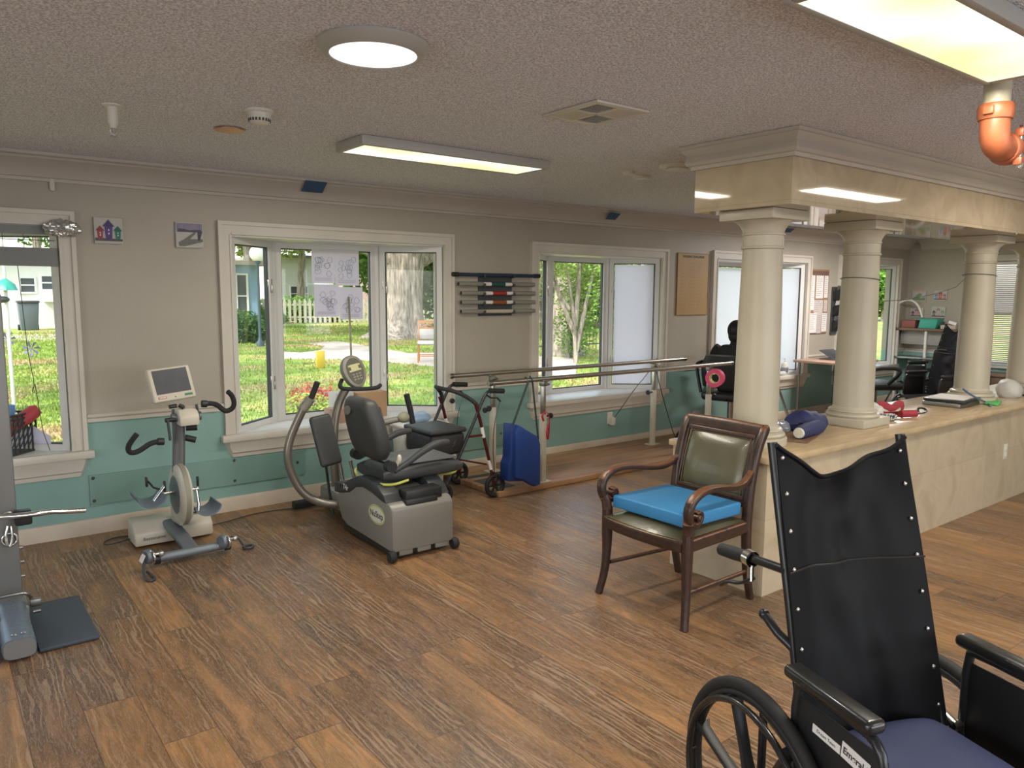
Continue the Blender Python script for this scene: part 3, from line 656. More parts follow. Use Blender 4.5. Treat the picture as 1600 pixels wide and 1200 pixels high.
for k, (cc, lab, hl) in enumerate(cols):
    z_ = 1.36+.352-k*.078; y_ = W-.045; r_ = .0135
    t = thing('exercise_bar', lab, 'exercise bar', (3.985, y_, z_), 0, 'exercise bars on the wall rack'); x_ = 0 if k < 2 else .015
    if k == 0: MB().cyl((-.46, 0, 0), (.46, 0, 0), r_+.002, n=16).build('bar', mat('bar_c0', cc, .4), t); MB().cyl((-.47, 0, 0), (-.41, 0, 0), r_+.006).cyl((.41, 0, 0), (.47, 0, 0), r_+.006).build('end_cap', M_black, t)
    else:
        MB().cyl((x_-hl, 0, 0), (x_-.16, 0, 0), r_+.005, n=16).cyl((x_+.16, 0, 0), (x_+hl, 0, 0), r_+.005, n=16).cyl((x_-hl, 0, 0), (x_+hl, 0, 0), r_-.002).build('grip', M_greybar, t)
        MB().cyl((x_-.075, 0, 0), (x_+.075, 0, 0), r_+.004, n=16).build('middle_band', mat('bar_c%d' % k, cc, .4), t)
        for xa in (-.15, .075): MB().cyl((x_+xa, 0, 0), (x_+xa+.075, 0, 0), r_+.003, n=16).build('sticker', M_paper if k < 4 else mat('bar_c4', cols[4][0], .4), t)
# outlet with charger and cord
oo = (5.43, W, .31)
t = thing('wall_outlet', 'white outlet with plugged-in charger on the teal wall under the third window', 'outlet', oo)
MB().box((0, -.004, .0), (.075, .007, .12), bev=.002).build('plate', M_white, t); MB().box((.012, -.03, -.03), (.05, .05, .085), bev=.01).build('charger', M_white, t)
cu = MB().tube([(5.44, W-.06, .32), (5.50, W-.10, .42), (5.62, W-.15, .60), (5.75, W-.2, .75), (5.80, W-.24, .86), (5.86, 5.2, .905)], .0035, n=6, smooth=2)
tag(cu.build('charger_cord', M_black), 'thin black cord rising from the outlet to the far rail', 'cord')
# loose clear plastic bundle stuck at the top of window 1
M_foil = mat('crinkled_foil', (.62, .62, .60), .18, metal=.8, bump=.6, bscale=25)
b = MB(); b.ball((0, 0, 0), .09, sc=(1.15, .45, .55), n=48)
for v in b.bm.verts:
    n_ = noise.noise(v.co*45)*.018 + noise.noise(v.co*110)*.008; v.co += v.co.normalized()*n_
o = b.build('foil_decoration', M_foil, ang=.2); o.location = wp(97, 357, y=W-.06); tag(o, 'crumpled silvery foil decoration at the top right corner of the left window', 'decoration')
# shade of window 1
M_shade = mat('grey_shade', (.24, .25, .25), .8)
t = thing('pleated_shade', 'grey pleated shade hanging on cords across the upper part of the left window', 'shade', (-.2, W+.02, 1.70)); b = MB()
b.bb(-1.06, .67, W-.012, W+.004, 1.705, 1.815); MBs = b
b.build('pleated_fabric', M_shade, t, local=False); MB().bb(-1.06, .67, W-.016, W+.008, 1.895, 1.945).build('head_rail', M_shade, t, local=False)
b = MB()
for x_ in (-.9, -.4, .12, .3, .395, .5): b.cyl((x_, W-.004, 1.815), (x_, W-.004, 1.9), .0018, n=5)
b.cyl((-1.05, W-.004, 1.865), (.66, W-.004, 1.86), .0025, n=5)
b.tube([(.27, W-.02, 1.705), (.268, W-.03, 1.5), (.262, W-.03, 1.40), (.255, W-.03, 1.3)], .002, n=5); b.tube([(.46, W-.02, 1.705), (.48, W-.03, 1.2), (.50, W-.03, 1.02), (.49, W-.03, .95), (.505, W-.03, 1.0), (.53, W-.03, .7), (.56, W-.03, .58)], .0022, n=5)
b.build('cord', M_gasket, t, local=False)
# ------------------------------------------------------------------ armchair with blue cushion
M_wood = mk_fabric_wood()
M_green = mat('olive_leather', (.088, .080, .045), .3, var=.15, vscale=6, bump=.08, bscale=120, coat=.15)
M_gold = mat('brass_nails', (.13, .10, .055), .4, metal=.6)
M_blue = mat('blue_foam_cover', (.035, .20, .42), .55, var=.05, vscale=5)
ch = thing('armchair', 'dark carved wood armchair with olive leather seat and back, scrolled arms', 'chair', (2.98, 2.475, 0), -PI/2)
for sx in (-1, 1):
    MB().tube([(sx*.262, -.245, .47), (sx*.262, -.245, .36), (sx*.262, -.243, .25), (sx*.268, -.25, .12), (sx*.285, -.275, 0)], .02, flat=[(.046, .046), (.05, .05), (.042, .042), (.036, .036), (.032, .036)], n=16, smooth=2).build('leg', M_wood, ch)
    MB().tube([(sx*.235, .245, .42), (sx*.235, .25, .30), (sx*.235, .262, .15), (sx*.237, .30, 0)], .02, flat=[(.04, .05), (.038, .048), (.034, .042), (.03, .036)], n=16, smooth=2).build('leg', M_wood, ch)
    # back posts, swept backwards with rolled top
    MB().tube([(sx*.235, .245, .38), (sx*.236, .248, .50), (sx*.238, .268, .65), (sx*.241, .31, .80), (sx*.243, .35, .875), (sx*.243, .375, .885)], .02, flat=[(.042, .05), (.04, .05), (.04, .045), (.042, .042), (.046, .045), (.04, .03)], n=16, smooth=2).build('back_post', M_wood, ch)
    # scrolled arm
    arm = [(.238, .275, .675), (.25, .19, .625), (.27, .08, .625), (.285, -.06, .652), (.288, -.17, .655), (.286, -.245, .625), (.284, -.275, .575), (.28, -.262, .515), (.276, -.225, .492), (.274, -.185, .505), (.274, -.172, .535), (.274, -.19, .556), (.274, -.212, .548)]
    fl_ = [(.036, .03), (.036, .03), (.042, .028), (.048, .03), (.05, .032), (.05, .032), (.048, .034), (.044, .034), (.042, .03), (.04, .026), (.04, .022), (.04, .02), (.036, .016)]
    a = MB().tube([(sx*x, y, z) for x, y, z in arm], .02, flat=fl_, n=16, smooth=2)
    a.cyl((sx*.252, -.205, .53), (sx*.298, -.205, .53), .017); a.ball((sx*.298, -.205, .53), .013, sc=(.5, 1, 1)); a.build('arm', M_wood, ch)
    MB().tube([(sx*.277, -.262, .52), (sx*.268, -.25, .50), (sx*.264, -.246, .455)], .02, flat=(.05, .05), n=16, smooth=1).build('arm_post', M_wood, ch)
    MB().tube([(sx*.262, -.22, .165), (sx*.235, .25, .155)], .011, n=10).build('stretcher', M_wood, ch)
b = MB(); b.tube([(-.245, -.26, .392), (-.12, -.285, .392), (.12, -.285, .392), (.245, -.26, .392)], .03, flat=(.03, .06), n=16, smooth=1, up=(0, 0, 1)); b.tube([(-.235, .25, .392), (.235, .25, .392)], .03, flat=(.03, .06), n=16)
for sx in (-1, 1): b.tube([(sx*.262, -.24, .392), (sx*.237, .25, .392)], .03, flat=(.03, .06), n=16)
b.build('seat_rail', M_wood, ch)
def seat_f(u, v):
    x = (u-.5)*2; y = (v-.5)*2; hw_ = .253-.02*(v); z = .425+.045*(1-abs(x)**4)*(1-abs(y)**4)
    return (x*hw_, -.272+v*.51-(.02*(1-x*x))*(1-v), z)
MB().sheet(seat_f, 24, 24, th=.02).build('seat', M_green, ch)
bk = MB(); bk.tube([(-.235, .355, .865), (0, .352, .872), (.235, .355, .865)], .03, flat=(.05, .075), n=16, smooth=2, up=(0, .35, 1)); bk.build('top_rail', M_wood, ch)
MB().tube([(-.235, .255, .505), (.235, .255, .505)], .02, flat=(.035, .04), n=16).build('lower_rail', M_wood, ch)
def bp_(u, v, o=0.): # point on the raked back plane
    z = .53+v*.305; y = .256+(v**1.5)*.082
    return ((u-.5)*.42, y, z)
def back_f(u, v):
    x, y, z = bp_(u, v); q = (1-abs(2*u-1)**6)*(1-abs(2*v-1)**6); return (x*.94, y-.006-.026*q, z)
MB().sheet(back_f, 20, 20, th=.03).build('back_pad', M_green, ch)
b = MB(); pts = [bp_(0, 0), bp_(0, .33), bp_(0, .66), bp_(0, 1), bp_(1, 1), bp_(1, .66), bp_(1, .33), bp_(1, 0)]
b.tube([(x, y-.006, z) for x, y, z in pts], .02, flat=(.03, .026), n=12, closed=True); b.build('back_frame', M_wood, ch)
b = MB()
for tr in ([bp_(.045, k/14) for k in range(15)], [bp_(.955, k/14) for k in range(15)], [bp_(.045+k*.91/18, .04) for k in range(19)], [bp_(.045+k*.91/18, .96) for k in range(19)]):
    b.tube([(x, y-.017, z) for x, y, z in tr], .0035, n=6)
b.tube([(-.235, -.292, .425), (-.12, -.316, .425), (.12, -.316, .425), (.235, -.292, .425)], .0035, n=6, smooth=1)
b.build('nail_trim', M_gold, ch)
cu = thing('seat_cushion', 'bright blue square foam cushion lying on the armchair seat', 'cushion', (2.96, 2.475, .464), -PI/2)
MB().box((0, 0, .034), (.475, .43, .064), bev=.010, seg=3, rot=(-.015, 0, .015)).build('foam', M_blue, cu)

# ------------------------------------------------------------------ wheelchairs
M_vin = mat('black_vinyl', (.009, .009, .010), .5, bump=.12, bscale=14, spec=.10)
M_frame = mat('dark_frame_tube', (.04, .042, .045), .3, metal=.6)
M_navy = mat('navy_cushion', (.022, .032, .095), .7, var=.08, vscale=10)
M_pad = mat('arm_pad', (.014, .014, .014), .28, coat=.2)
M_gskirt = mat('black_guard', (.008, .008, .009), .6)
def wheel(t, sx, cy, R=.305, xo=.285, simple=False):
    c = Vector((sx*xo, cy, R))
    wh = MB(); wh.ring(c, R-.014, .0165, ax=(1, 0, 0), n=64, m=12); o = wh.build('wheel', M_rubber, t)
    b = MB(); b.ring(c, R-.036, .014, ax=(1, 0, 0), n=56, m=10)
    n_ = 7
    for k in range(n_):
        a = 2*PI*k/n_+.3; d = Vector((0, math.cos(a), math.sin(a)))
        b.tube([c+d*.03, c+d*.12, c+d*(R-.06), c+d*(R-.04)], .01, flat=[(.022, .04), (.018, .03), (.016, .034), (.016, .06)], n=10, up=(1, 0, 0))
    b.lathe([(0, -.03), (.035, -.03), (.04, -.02), (.04, .02), (.03, .03), (0, .03)], c=c, ax=(1, 0, 0)); b.build('spoked_rim', M_black, t)
    h = MB(); hc = c+Vector((sx*.032, 0, 0)); h.ring(hc, R-.048, .009, ax=(1, 0, 0), n=56, m=10)
    for k in range(6):
        a = 2*PI*k/6; d = Vector((0, math.cos(a), math.sin(a))); h.cyl(c+d*(R-.04), hc+d*(R-.048), .005, n=8)
    h.build('hand_rim', M_pad, t)
def wheelchair(label, loc, rz, hw_=.225, high=True, cushion=True, stickers=False, rimr=.305):
    """faces local -Y, seat width 2*hw_"""
    t = thing('wheelchair', label, 'wheelchair', loc, rz)
    top = 1.19 if high else .93; ry = .185 if high else .05
    for sx in (-1, 1):
        b = MB()
        b.tube([(sx*hw_, .03, .20), (sx*hw_, .03, .50)], .011); b.tube([(sx*hw_, .03, .42), (sx*hw_, -.38, .42), (sx*hw_, -.41, .38), (sx*hw_, -.41, .16)], .0115, smooth=1)
        b.tube([(sx*hw_, .03, .17), (sx*hw_, -.41, .17)], .011); b.cyl((sx*.2, .08, .305), (sx*.30, .08, .305), .012); b.tube([(sx*hw_, .03, .50), (sx*hw_, .14, .50), (sx*hw_, .14, .2), (sx*hw_, .03, .2)], .011)
        b.build('side_frame', M_frame, t)
        q = MB(); q.tube([(sx*(hw_-.015), .0, .46), (sx*(hw_-.02), ry*.35, .46+(top-.46)*.35), (sx*(hw_-.022), ry, top)], .0125); q.build('back_post', M_frame, t)
        g = MB()
        if high:
            g.tube([(sx*(hw_-.02), ry*.55, .885), (sx*(hw_-.005), .20, .88), (sx*hw_, .34, .862)], .0115); hp = ((sx*hw_, .235, .876), (sx*hw_, .35, .86))
        else:
            g.tube([(sx*(hw_-.02), ry, top), (sx*(hw_-.02), .09, top+.01), (sx*(hw_-.02), .17, top)], .0115, smooth=1); hp = ((sx*(hw_-.02), .08, top+.008), (sx*(hw_-.02), .19, top-.002))
        hb = g.build('push_handle', M_frame, t)
        MB().tube([hp[0], Vector(hp[0]).lerp(Vector(hp[1]), .5), hp[1]], [.017, .0185, .0175], n=16).build('grip', M_rubber, hb)
        if high:
            v = MB(); v.lathe([(.016, -.012), (.021, -.012), (.021, .012), (.016, .012)], c=(sx*(hw_-.001), .225, .877), ax=(0, 1, 0)); v.tube([(sx*(hw_-.001), .222, .86), (sx*(hw_+.003), .215, .82)], .008, flat=(.02, .012)); v.build('brake_clamp', M_chrome, hb)
            MB().tube([(sx*hw_, .21, .828), (sx*(hw_+.005), .25, .80), (sx*(hw_+.005), .31, .785), (sx*(hw_+.005), .335, .765)], .007, flat=(.018, .009), smooth=1).build('brake_lever', M_black, hb)
            MB().tube([(sx*(hw_-.02), .062, .70), (sx*(hw_+.0), .10, .728), (sx*(hw_+.005), .145, .755)], .0115).ball((sx*(hw_+.005), .15, .757), .014).build('recline_lever', M_frame, t)
            MB().tube([(sx*(hw_+.01), -.02, .47), (sx*(hw_+.01), .17, .53)], .013).cyl((sx*(hw_-.0), -.02, .47), (sx*(hw_+.03), -.02, .47), .012).build('recline_strut', M_steel, t)
        # arm
        a = MB(); ax_ = sx*(hw_+.035)
        a.tube([(ax_, -.02, .44), (ax_, -.02, .66), (ax_, -.05, .67), (ax_, -.23, .67), (ax_, -.27, .655), (ax_, -.29, .6), (ax_, -.29, .44)], .011, smooth=1); a.build('arm_frame', M_frame, t)
        p = MB(); p.box((ax_, -.13, .69), (.052, .27, .032), bev=.014, seg=4); p.build('arm_pad', M_pad, t)
        k = MB(); k.box((ax_, -.155, .535), (.006, .262, .21), bev=.002); k.build('skirt_guard', M_gskirt, t)
        wheel(t, sx, .08, xo=hw_+.062, R=rimr)
        # casters and leg rests
        k = MB(); k.ring((sx*(hw_+.01), -.42, .1), .082, .018, ax=(1, 0, 0), n=32); k.lathe([(0, -.012), (.07, -.008), (.07, .008), (0, .012)], c=(sx*(hw_+.01), -.42, .1), ax=(1, 0, 0)); k.build('caster', M_rubber, t)
        k = MB(); k.tube([(sx*(hw_+.01)-.03, -.42, .1), (sx*(hw_+.01)-.03, -.41, .2), (sx*hw_, -.405, .22)], .008).tube([(sx*(hw_+.01)+.03, -.42, .1), (sx*(hw_+.01)+.03, -.41, .2), (sx*hw_, -.405, .22)], .008); k.build('fork', M_frame, t)
        k = MB(); k.tube([(sx*(hw_-.03), -.38, .45), (sx*(hw_-.03), -.46, .43), (sx*(hw_-.04), -.62, .12)], .011, smooth=1); k.box((sx*(hw_-.10), -.66, .11), (.15, .14, .012), rot=(.2, 0, 0), bev=.004); k.build('leg_rest', M_frame, t)
    MB().tube([(-hw_, .05, .16), (hw_, -.3, .42)], .01).tube([(hw_, .05, .16), (-hw_, -.3, .42)], .01).build('cross_brace', M_frame, t)
    # back upholstery: slung sheet, sagging at its top edge
    sag = .10 if high else .02; z0_ = .43
    def bf(u, v):
        x = (u-.5)*2; sg = sag*(1-abs(x)**2.0)*(.84+.16*math.cos(5*x+.9)); top_ = top-.004-sg*max(0, (v-.62)/.38)**1.5; z = z0_+(top_-z0_)*v
        fr_ = (z-.46)/(top-.46); y = ry*fr_**1.15 if fr_ > 0 else 0
        if fr_ > 0: y = ry*(fr_*.9+.1*fr_*fr_)
        bul = .030*(1-x*x)*(1+.3*v)+.004*noise.noise(Vector((x*2.5, v*4, 1.3)))*8*(1-abs(x))
        xx = x*(hw_-.004-.018*max(0, fr_))
        return (xx, y+bul-.014, z)
    up_ = MB().sheet(bf, 40, 48, th=.006); bo = up_.build('backrest', M_vin, t, ang=1.2)
    b = MB(); b.tube([Vector(bf(k/40, 1.))+Vector((0, -.003, 0)) for k in range(41)], .006, n=8); b.build('top_hem', M_vin, bo)
    if high:
        s = MB(); s.tube([Vector(bf(k/20, .60))+Vector((0, -.004, 0)) for k in range(21)], .0028, n=6); s.build('seam', M_pad, bo)
    s = MB()
    for u in (.045, .955):
        for k in range(8 if high else 4):
            v = .12+k*(.85/(7 if high else 3)); p = Vector(bf(u, v)); s.ball((p.x, p.y-.003, p.z), .0062, sc=(1, .55, 1), n=10)
    s.build('snaps', M_steel, bo)
    MB().sheet(lambda u, v: ((u-.5)*2*(hw_-.01), -.40+v*.43, .44-.02*(1-(2*u-1)**2)), 12, 6, th=.006).build('seat_sling', M_vin, t)
    if cushion:
        c_ = thing('wheelchair_cushion', 'navy blue cushion on the seat of the high-backed wheelchair in the foreground', 'cushion', (0, 0, 0))
        Mw = pm(t); c_.location = Mw @ Vector((0, -.19, .446)); c_.rotation_euler = (0, 0, rz)
        def cf(u, v):
            x, y = (u-.5)*2, (v-.5)*2; q = (1-abs(x)**5)*(1-abs(y)**5); return (x*(hw_-.03), y*.215, .034+.045*q+.004*noise.noise(Vector((x, y, 0))*1.5))
        MB().sheet(cf, 24, 24, th=.034).build('cover', M_navy, c_, ang=1.2)
    if stickers:
        ax_ = -(hw_+.035)-.0036
        def sticker(nm, y, z, w_, h_, roll, body, size, bold):
            Mx = Matrix.Translation((ax_, y, z)) @ Matrix.Rotation(-PI/2, 4, 'Z') @ Matrix.Rotation(PI/2, 4, 'X') @ Matrix.Rotation(roll, 4, 'Z')
            s_ = MB().box((0, 0, 0), (w_, h_, .0008), M=Mx).build(nm, M_paper, t); s_['label'] = 'white name sticker'
            MB().text(body, size, Mx @ Matrix.Translation((0, 0, .0006)), depth=.0002, bold=bold).build('print', M_text, s_)
        sticker('sticker', -.212, .592, .080, .037, -.10, 'Emerald', .0215, .0006)
        sticker('sticker', -.125, .590, .086, .020, -.05, 'Dream Team', .011, 0.)
    return t
wheelchair('large black high-backed reclining wheelchair with navy cushion in the foreground', (1.80, .853, 0), math.radians(-19.27), stickers=True, rimr=.30)
# ------------------------------------------------------------------ recumbent stepper
M_taupe = mat('taupe_shroud', (.20, .19, .165), .38, var=.05, vscale=3)
M_cap = mat('charcoal_cap', (.028, .032, .036), .4)
M_up = mat('grey_upholstery', (.040, .042, .042), .5, bump=.06, bscale=80)
M_tubeg = mat('taupe_tube', (.19, .17, .14), .3, metal=.5)
M_seatg = mat('grey_seat_top', (.10, .105, .11), .45)
M_yel = mat('yellow_tube', (.50, .52, .10), .45)
M_cons = mat('console_grey', (.22, .215, .18), .45)
st = thing('recumbent_stepper', 'grey and black seated stepper machine with swivel seat, two arm levers and a console', 'exercise machine', (2.27, 4.1, 0)); L = dict(parent=st, local=False)
X0, X1 = 2.06, 2.48
side = [(3.80, .055), (3.80, .24), (3.805, .31), (3.84, .335), (3.92, .35), (4.04, .375), (4.16, .385), (4.26, .365), (4.36, .31), (4.46, .28), (4.53, .27), (4.55, .2), (4.48, .10), (4.40, .075)]
MB().prism([(X0, y, z) for y, z in side], (X1-X0, 0, 0), bev=.012).build('shroud', M_taupe, **L)
capo = [(3.86, .337), (3.90, .385), (3.98, .425), (4.10, .445), (4.22, .435), (4.34, .39), (4.46, .335), (4.58, .325), (4.57, .26), (4.48, .272), (4.36, .30), (4.26, .355), (4.16, .375), (4.04, .365), (3.92, .34)]
for xa in (X0-.006, X1-.10): MB().prism([(xa, y, z) for y, z in capo], (.106, 0, 0), bev=.006).build('side_cap', M_cap, **L)
MB().bb(X0+.10, X1-.10, 3.815, 4.5, .30, .35, bev=.01).bb(X0+.11, X1-.06, 3.83, 3.93, .33, .40, bev=.01).build('deck', M_black, **L)
MB().bb(X0+.135, X0+.155, 3.9, 4.5, .35, .362).bb(X1-.155, X1-.135, 3.9, 4.5, .35, .362).build('rail', M_steel, **L)
b = MB(); b.bb(X0+.02, X1-.02, 3.83, 4.5, .02, .075, bev=.006); b.build('underframe', M_black, **L)
for k in range(3): MB().bb(X0+.05+k*.125, X0+.14+k*.125, 3.812, 3.83, .025, .062, bev=.003).build('vent_insert', M_taupe, **L)
for xa in (X0-.005, X1+.005): MB().lathe([(0, -.02), (.028, -.02), (.034, -.012), (.034, .012), (.028, .02), (0, .02)], c=(xa, 3.80, .035), ax=(1, 0, 0)).build('transport_wheel', M_rubber, **L)
# oval badge on the left flank
Mx = Matrix.Translation((X0-.002, 3.985, .245)) @ Matrix.Rotation(-PI/2, 4, 'Z') @ Matrix.Rotation(PI/2, 4, 'X')
def oval(a_, b_, th, M): return [(M @ Vector((a_*math.cos(2*PI*k/40), b_*math.sin(2*PI*k/40), th))) for k in range(40)]
bd = MB().prism(oval(.105, .06, 0, Mx), (-.003, 0, 0)).build('badge', mat('badge_rim', (.42, .44, .22), .4), **L)
MB().prism(oval(.092, .047, .003, Mx), (-.001, 0, 0)).build('badge_face', mat('badge_cream', (.62, .62, .50), .4), parent=bd, local=False)
MB().text('NuStep', .054, Mx @ Matrix.Translation((0, 0, .0045)), depth=.0004, bold=.0006).build('badge_print', M_text, parent=bd, local=False)
Mx = Matrix.Translation((X0-.0075, 4.40, .325)) @ Matrix.Rotation(-PI/2, 4, 'Z') @ Matrix.Rotation(PI/2, 4, 'X')
MB().text('T4r', .05, Mx, depth=.0006, bold=.0006).build('model_print', M_white, **L)
# front floor frame, foot pedals
MB().tube([(2.27, 4.4, .06), (2.27, 5.15, .06)], .03, flat=(.09, .06)).tube([(2.0, 5.15, .045), (2.54, 5.15, .045)], .03, flat=(.06, .06)).build('front_frame', M_black, **L)
MB().bb(2.12, 2.42, 4.6, 4.98, .09, .22, bev=.03).build('front_shroud', M_taupe, **L)
for sx in (-1, 1):
    xc = 2.27+sx*.21
    p = MB(); p.box((0, 0, 0), (.15, .045, .34), bev=.035, seg=4); pp = p
    bmesh.ops.transform(pp.bm, matrix=Matrix.Translation((xc-.02, 4.66 if sx < 0 else 4.75, .59)) @ Matrix.Rotation(-.28, 4, 'X') @ Matrix.Rotation(-.12, 4, 'Y'), verts=pp.bm.verts)
    pp.build('foot_pedal', M_up, **L)
    MB().tube([(xc+.0, 4.72, .45), (xc+.03, 4.74, .25), (xc+.04, 4.70, .07)], .009).build('pedal_arm', M_black, **L)
MB().tube([(2.33, 4.78, .12), (2.28, 4.80, .40)], .012).tube([(2.24, 4.78, .12), (2.20, 4.80, .40)], .012).build('piston', M_steel, **L)
# left lever, swept low and outward
lt = [wp(548, 788, y=4.62), wp(520, 789, y=4.66), wp(492, 783, y=4.72), wp(470, 768, y=4.76), wp(454, 738, y=4.78), wp(448, 712, y=4.78), wp(453, 685, y=4.78), wp(466, 655, y=4.76), wp(478, 630, y=4.74)]
MB().tube(lt, .027, n=16, smooth=2).build('arm_lever', M_tubeg, **L)
MB().tube([wp(472, 640, y=4.75), wp(482, 628, y=4.74), wp(485, 622, y=4.73)], .032, n=16).build('clamp', M_cons, **L)
MB().tube([wp(481, 632, y=4.74), wp(488, 618, y=4.73), wp(496, 597, y=4.70)], .019, n=16).build('hand_grip', M_foam, **L)
# right lever behind the seat
MB().tube([wp(590, 662, y=4.8), wp(622, 655, y=4.76), wp(634, 654, y=4.74)], .022, n=16).build('arm_lever', M_cons, **L)
MB().ball(wp(631, 652, y=4.74), .045, sc=(1.1, .8, .9)).build('clamp', M_yel if False else mat('console_olive', (.30, .30, .20), .5), **L)
MB().tube([wp(645, 661, y=4.72), wp(641, 640, y=4.72), wp(635, 616, y=4.72)], .021, n=16).build('hand_grip', M_foam, **L)
# column and console
cl = [wp(523, 740, y=4.85), wp(521, 700, y=4.85), wp(522, 660, y=4.86), wp(529, 628, y=4.87), wp(541, 606, y=4.86)]
MB().tube([(cl[0].x+.02, 4.84, .1)]+cl, .03, n=18, smooth=2).build('column', M_tubeg, **L)
cc = wp(553, 581, y=4.84)
Rc = Matrix.Translation(cc) @ Matrix.Rotation(.12, 4, 'Z') @ Matrix.Rotation(-.32, 4, 'X') @ Matrix.Rotation(-.17, 4, 'Y')
def egg(w_, h_, y_, n=36): return [Vector((w_*math.cos(a)*(1+.10*math.sin(a)), y_, h_*math.sin(a))) for a in [2*PI*k/n for k in range(n)]]
b = MB(); b.prism(egg(.092, .118, -.02), (0, .05, 0), bev=.014); bmesh.ops.transform(b.bm, matrix=Rc, verts=b.bm.verts); co = b.build('console', M_cons, **L)
b = MB(); b.prism(egg(.066, .095, -.0235), (0, .005, 0)); bmesh.ops.transform(b.bm, matrix=Rc, verts=b.bm.verts); b.build('console_face', mat('console_face', (.12, .115, .09), .3), parent=co, local=False)
b = MB(); b.box((0, -.0245, .025), (.062, .003, .05)).box((0, -.0248, .042), (.098, .003, .012)).box((0, -.0248, .006), (.098, .003, .012)); bmesh.ops.transform(b.bm, matrix=Rc, verts=b.bm.verts); b.build('console_display', mat('display_yellow', (.52, .50, .28), .5), parent=co, local=False)
b = MB()
for k in range(3):
    for j in range(3): b.box((-.026+k*.026, -.025, -.022-j*.018), (.018, .004, .011), bev=.002)
bmesh.ops.transform(b.bm, matrix=Rc, verts=b.bm.verts); b.build('keys', mat('key_grey', (.26, .25, .2), .5), parent=co, local=False)
hb = [wp(534, 594, y=4.9), wp(530, 604, y=4.82), wp(537, 608, y=4.78), wp(565, 608, y=4.74), wp(590, 606, y=4.72), wp(594, 602, y=4.76)]
MB().tube(hb, .0145, n=14, smooth=2).build('console_handlebar', M_foam, **L)
# swivel seat facing +X
sb = MB()
def shell(u, v):
    yy = (u-.5)*2; z = .56+v*.36; wd = .19-.035*v-.02*(2*v-1)**4*2; x = 2.13-.10*v+.03*(1-yy*yy)*-1; return (x, 4.19+yy*wd, z)
sb.tube([(2.14, 4.19, .555), (2.135, 4.19, .60), (2.11, 4.19, .70), (2.08, 4.19, .82), (2.06, 4.19, .905), (2.06, 4.19, .925)], .1, flat=[(.30, .07), (.38, .12), (.40, .13), (.37, .13), (.30, .11), (.22, .05)], n=28, smooth=2, up=(1, 0, 0))
so_ = sb.build('seat_back', M_up, **L)
Mx = Matrix.Translation((2.008, 4.25, .845)) @ Matrix.Rotation(-PI/2, 4, 'Z') @ Matrix.Rotation(PI/2-.22, 4, 'X')
MB().prism([Mx @ Vector((.045*math.cos(2*PI*k/24), .028*math.sin(2*PI*k/24), 0)) for k in range(24)], (-.004, 0, .001)).build('seat_logo', M_dksteel, **L)
MB().tube([(2.12, 4.19, .455), (2.20, 4.19, .458), (2.42, 4.19, .465), (2.62, 4.19, .462), (2.69, 4.19, .45)], .1, flat=[(.36, .07), (.42, .10), (.44, .105), (.43, .10), (.36, .06)], n=28, smooth=2, up=(0, 0, 1)).build('seat_pad', M_up, **L)
MB().box((2.42, 4.19, .5165), (.44, .36, .008), bev=.003).build('seat_top', M_seatg, **L)
MB().bb(2.16, 2.34, 4.06, 4.32, .36, .42, bev=.01).cyl((2.27, 4.19, .34), (2.27, 4.19, .42), .07).build('seat_mount', M_black, **L)
for sy, lab in ((-1, 0), (1, 1)):
    yy = 4.19+sy*.235
    MB().tube([(2.16, yy, .50), (2.24, yy, .53), (2.36, yy, .60), (2.46, yy, .635), (2.54, yy, .635)], .018, flat=[(.03, .03), (.032, .03), (.045, .036), (.05, .04), (.05, .035)], n=14, smooth=2).build('seat_armrest', M_seatg if False else M_up, **L)
    MB().cyl((2.14, 4.19+sy*.2, .53), (2.14, 4.19+sy*.25, .53), .035).build('recline_knob', M_black, **L)
MB().tube([(2.17, 3.97, .50), (2.19, 3.955, .56)], .012).ball((2.195, 3.952, .57), .018, sc=(.8, .8, 1.6)).build('seat_release', M_ivory, **L)
MB().tube([wp(563, 731, z=.385), wp(553, 733, z=.375), wp(560, 745, z=.37), wp(590, 757, y=3.99), wp(615, 758, y=3.95), wp(638, 750, y=3.95)], .0085, n=10, smooth=2).build('swivel_lever', M_yel, **L)
MB().tube([wp(684, 741, z=.375), wp(705, 740, z=.375), wp(715, 734, z=.38), wp(703, 727, z=.39)], .0085, n=10, smooth=2).build('swivel_lever', M_yel, **L)

# ------------------------------------------------------------------ arm and leg exerciser (left)
M_gb = mat('grey_blue_frame', (.17, .19, .21), .4, metal=.3)
M_dgrey = mat('dark_grey_mast', (.10, .10, .10), .4)
M_trough = mat('grey_blue_plastic', (.14, .17, .21), .5)
M_warmw = mat('warm_white_plastic', (.60, .56, .46), .4)
eg = thing('arm_leg_exerciser', 'white and grey motorised arm and leg exerciser with tilted screen and bent black handles', 'exercise machine', (1.15, 4.85, 0)); L = dict(parent=eg, local=False)
b = MB(); b.prism([(.92, 5.14, .012), (.92, 4.93, .012), (.92, 4.93, .09), (.92, 5.0, .15), (.92, 5.14, .15)], (.46, 0, 0), bev=.012); b.build('rear_foot_cover', M_warmw, **L)
Mx = Matrix.Translation((1.03, 4.927, .055)) @ Matrix.Rotation(PI/2, 4, 'X')
MB().text('Restorative', .028, Mx, depth=.0005).build('maker_print', M_dgrey, **L)
MB().tube([(1.13, 4.98, .12), (1.14, 4.75, .09), (1.15, 4.56, .05)], .03, flat=(.085, .05)).build('centre_beam', M_gb, **L)
MB().cyl((.96, 4.545, .05), (1.345, 4.555, .05), .026, n=20).build('front_tube', M_gb, **L)
MB().cyl((.94, 4.545, .05), (.97, 4.545, .05), .034).cyl((1.335, 4.555, .05), (1.365, 4.555, .05), .034).build('tube_cap', M_black, **L)
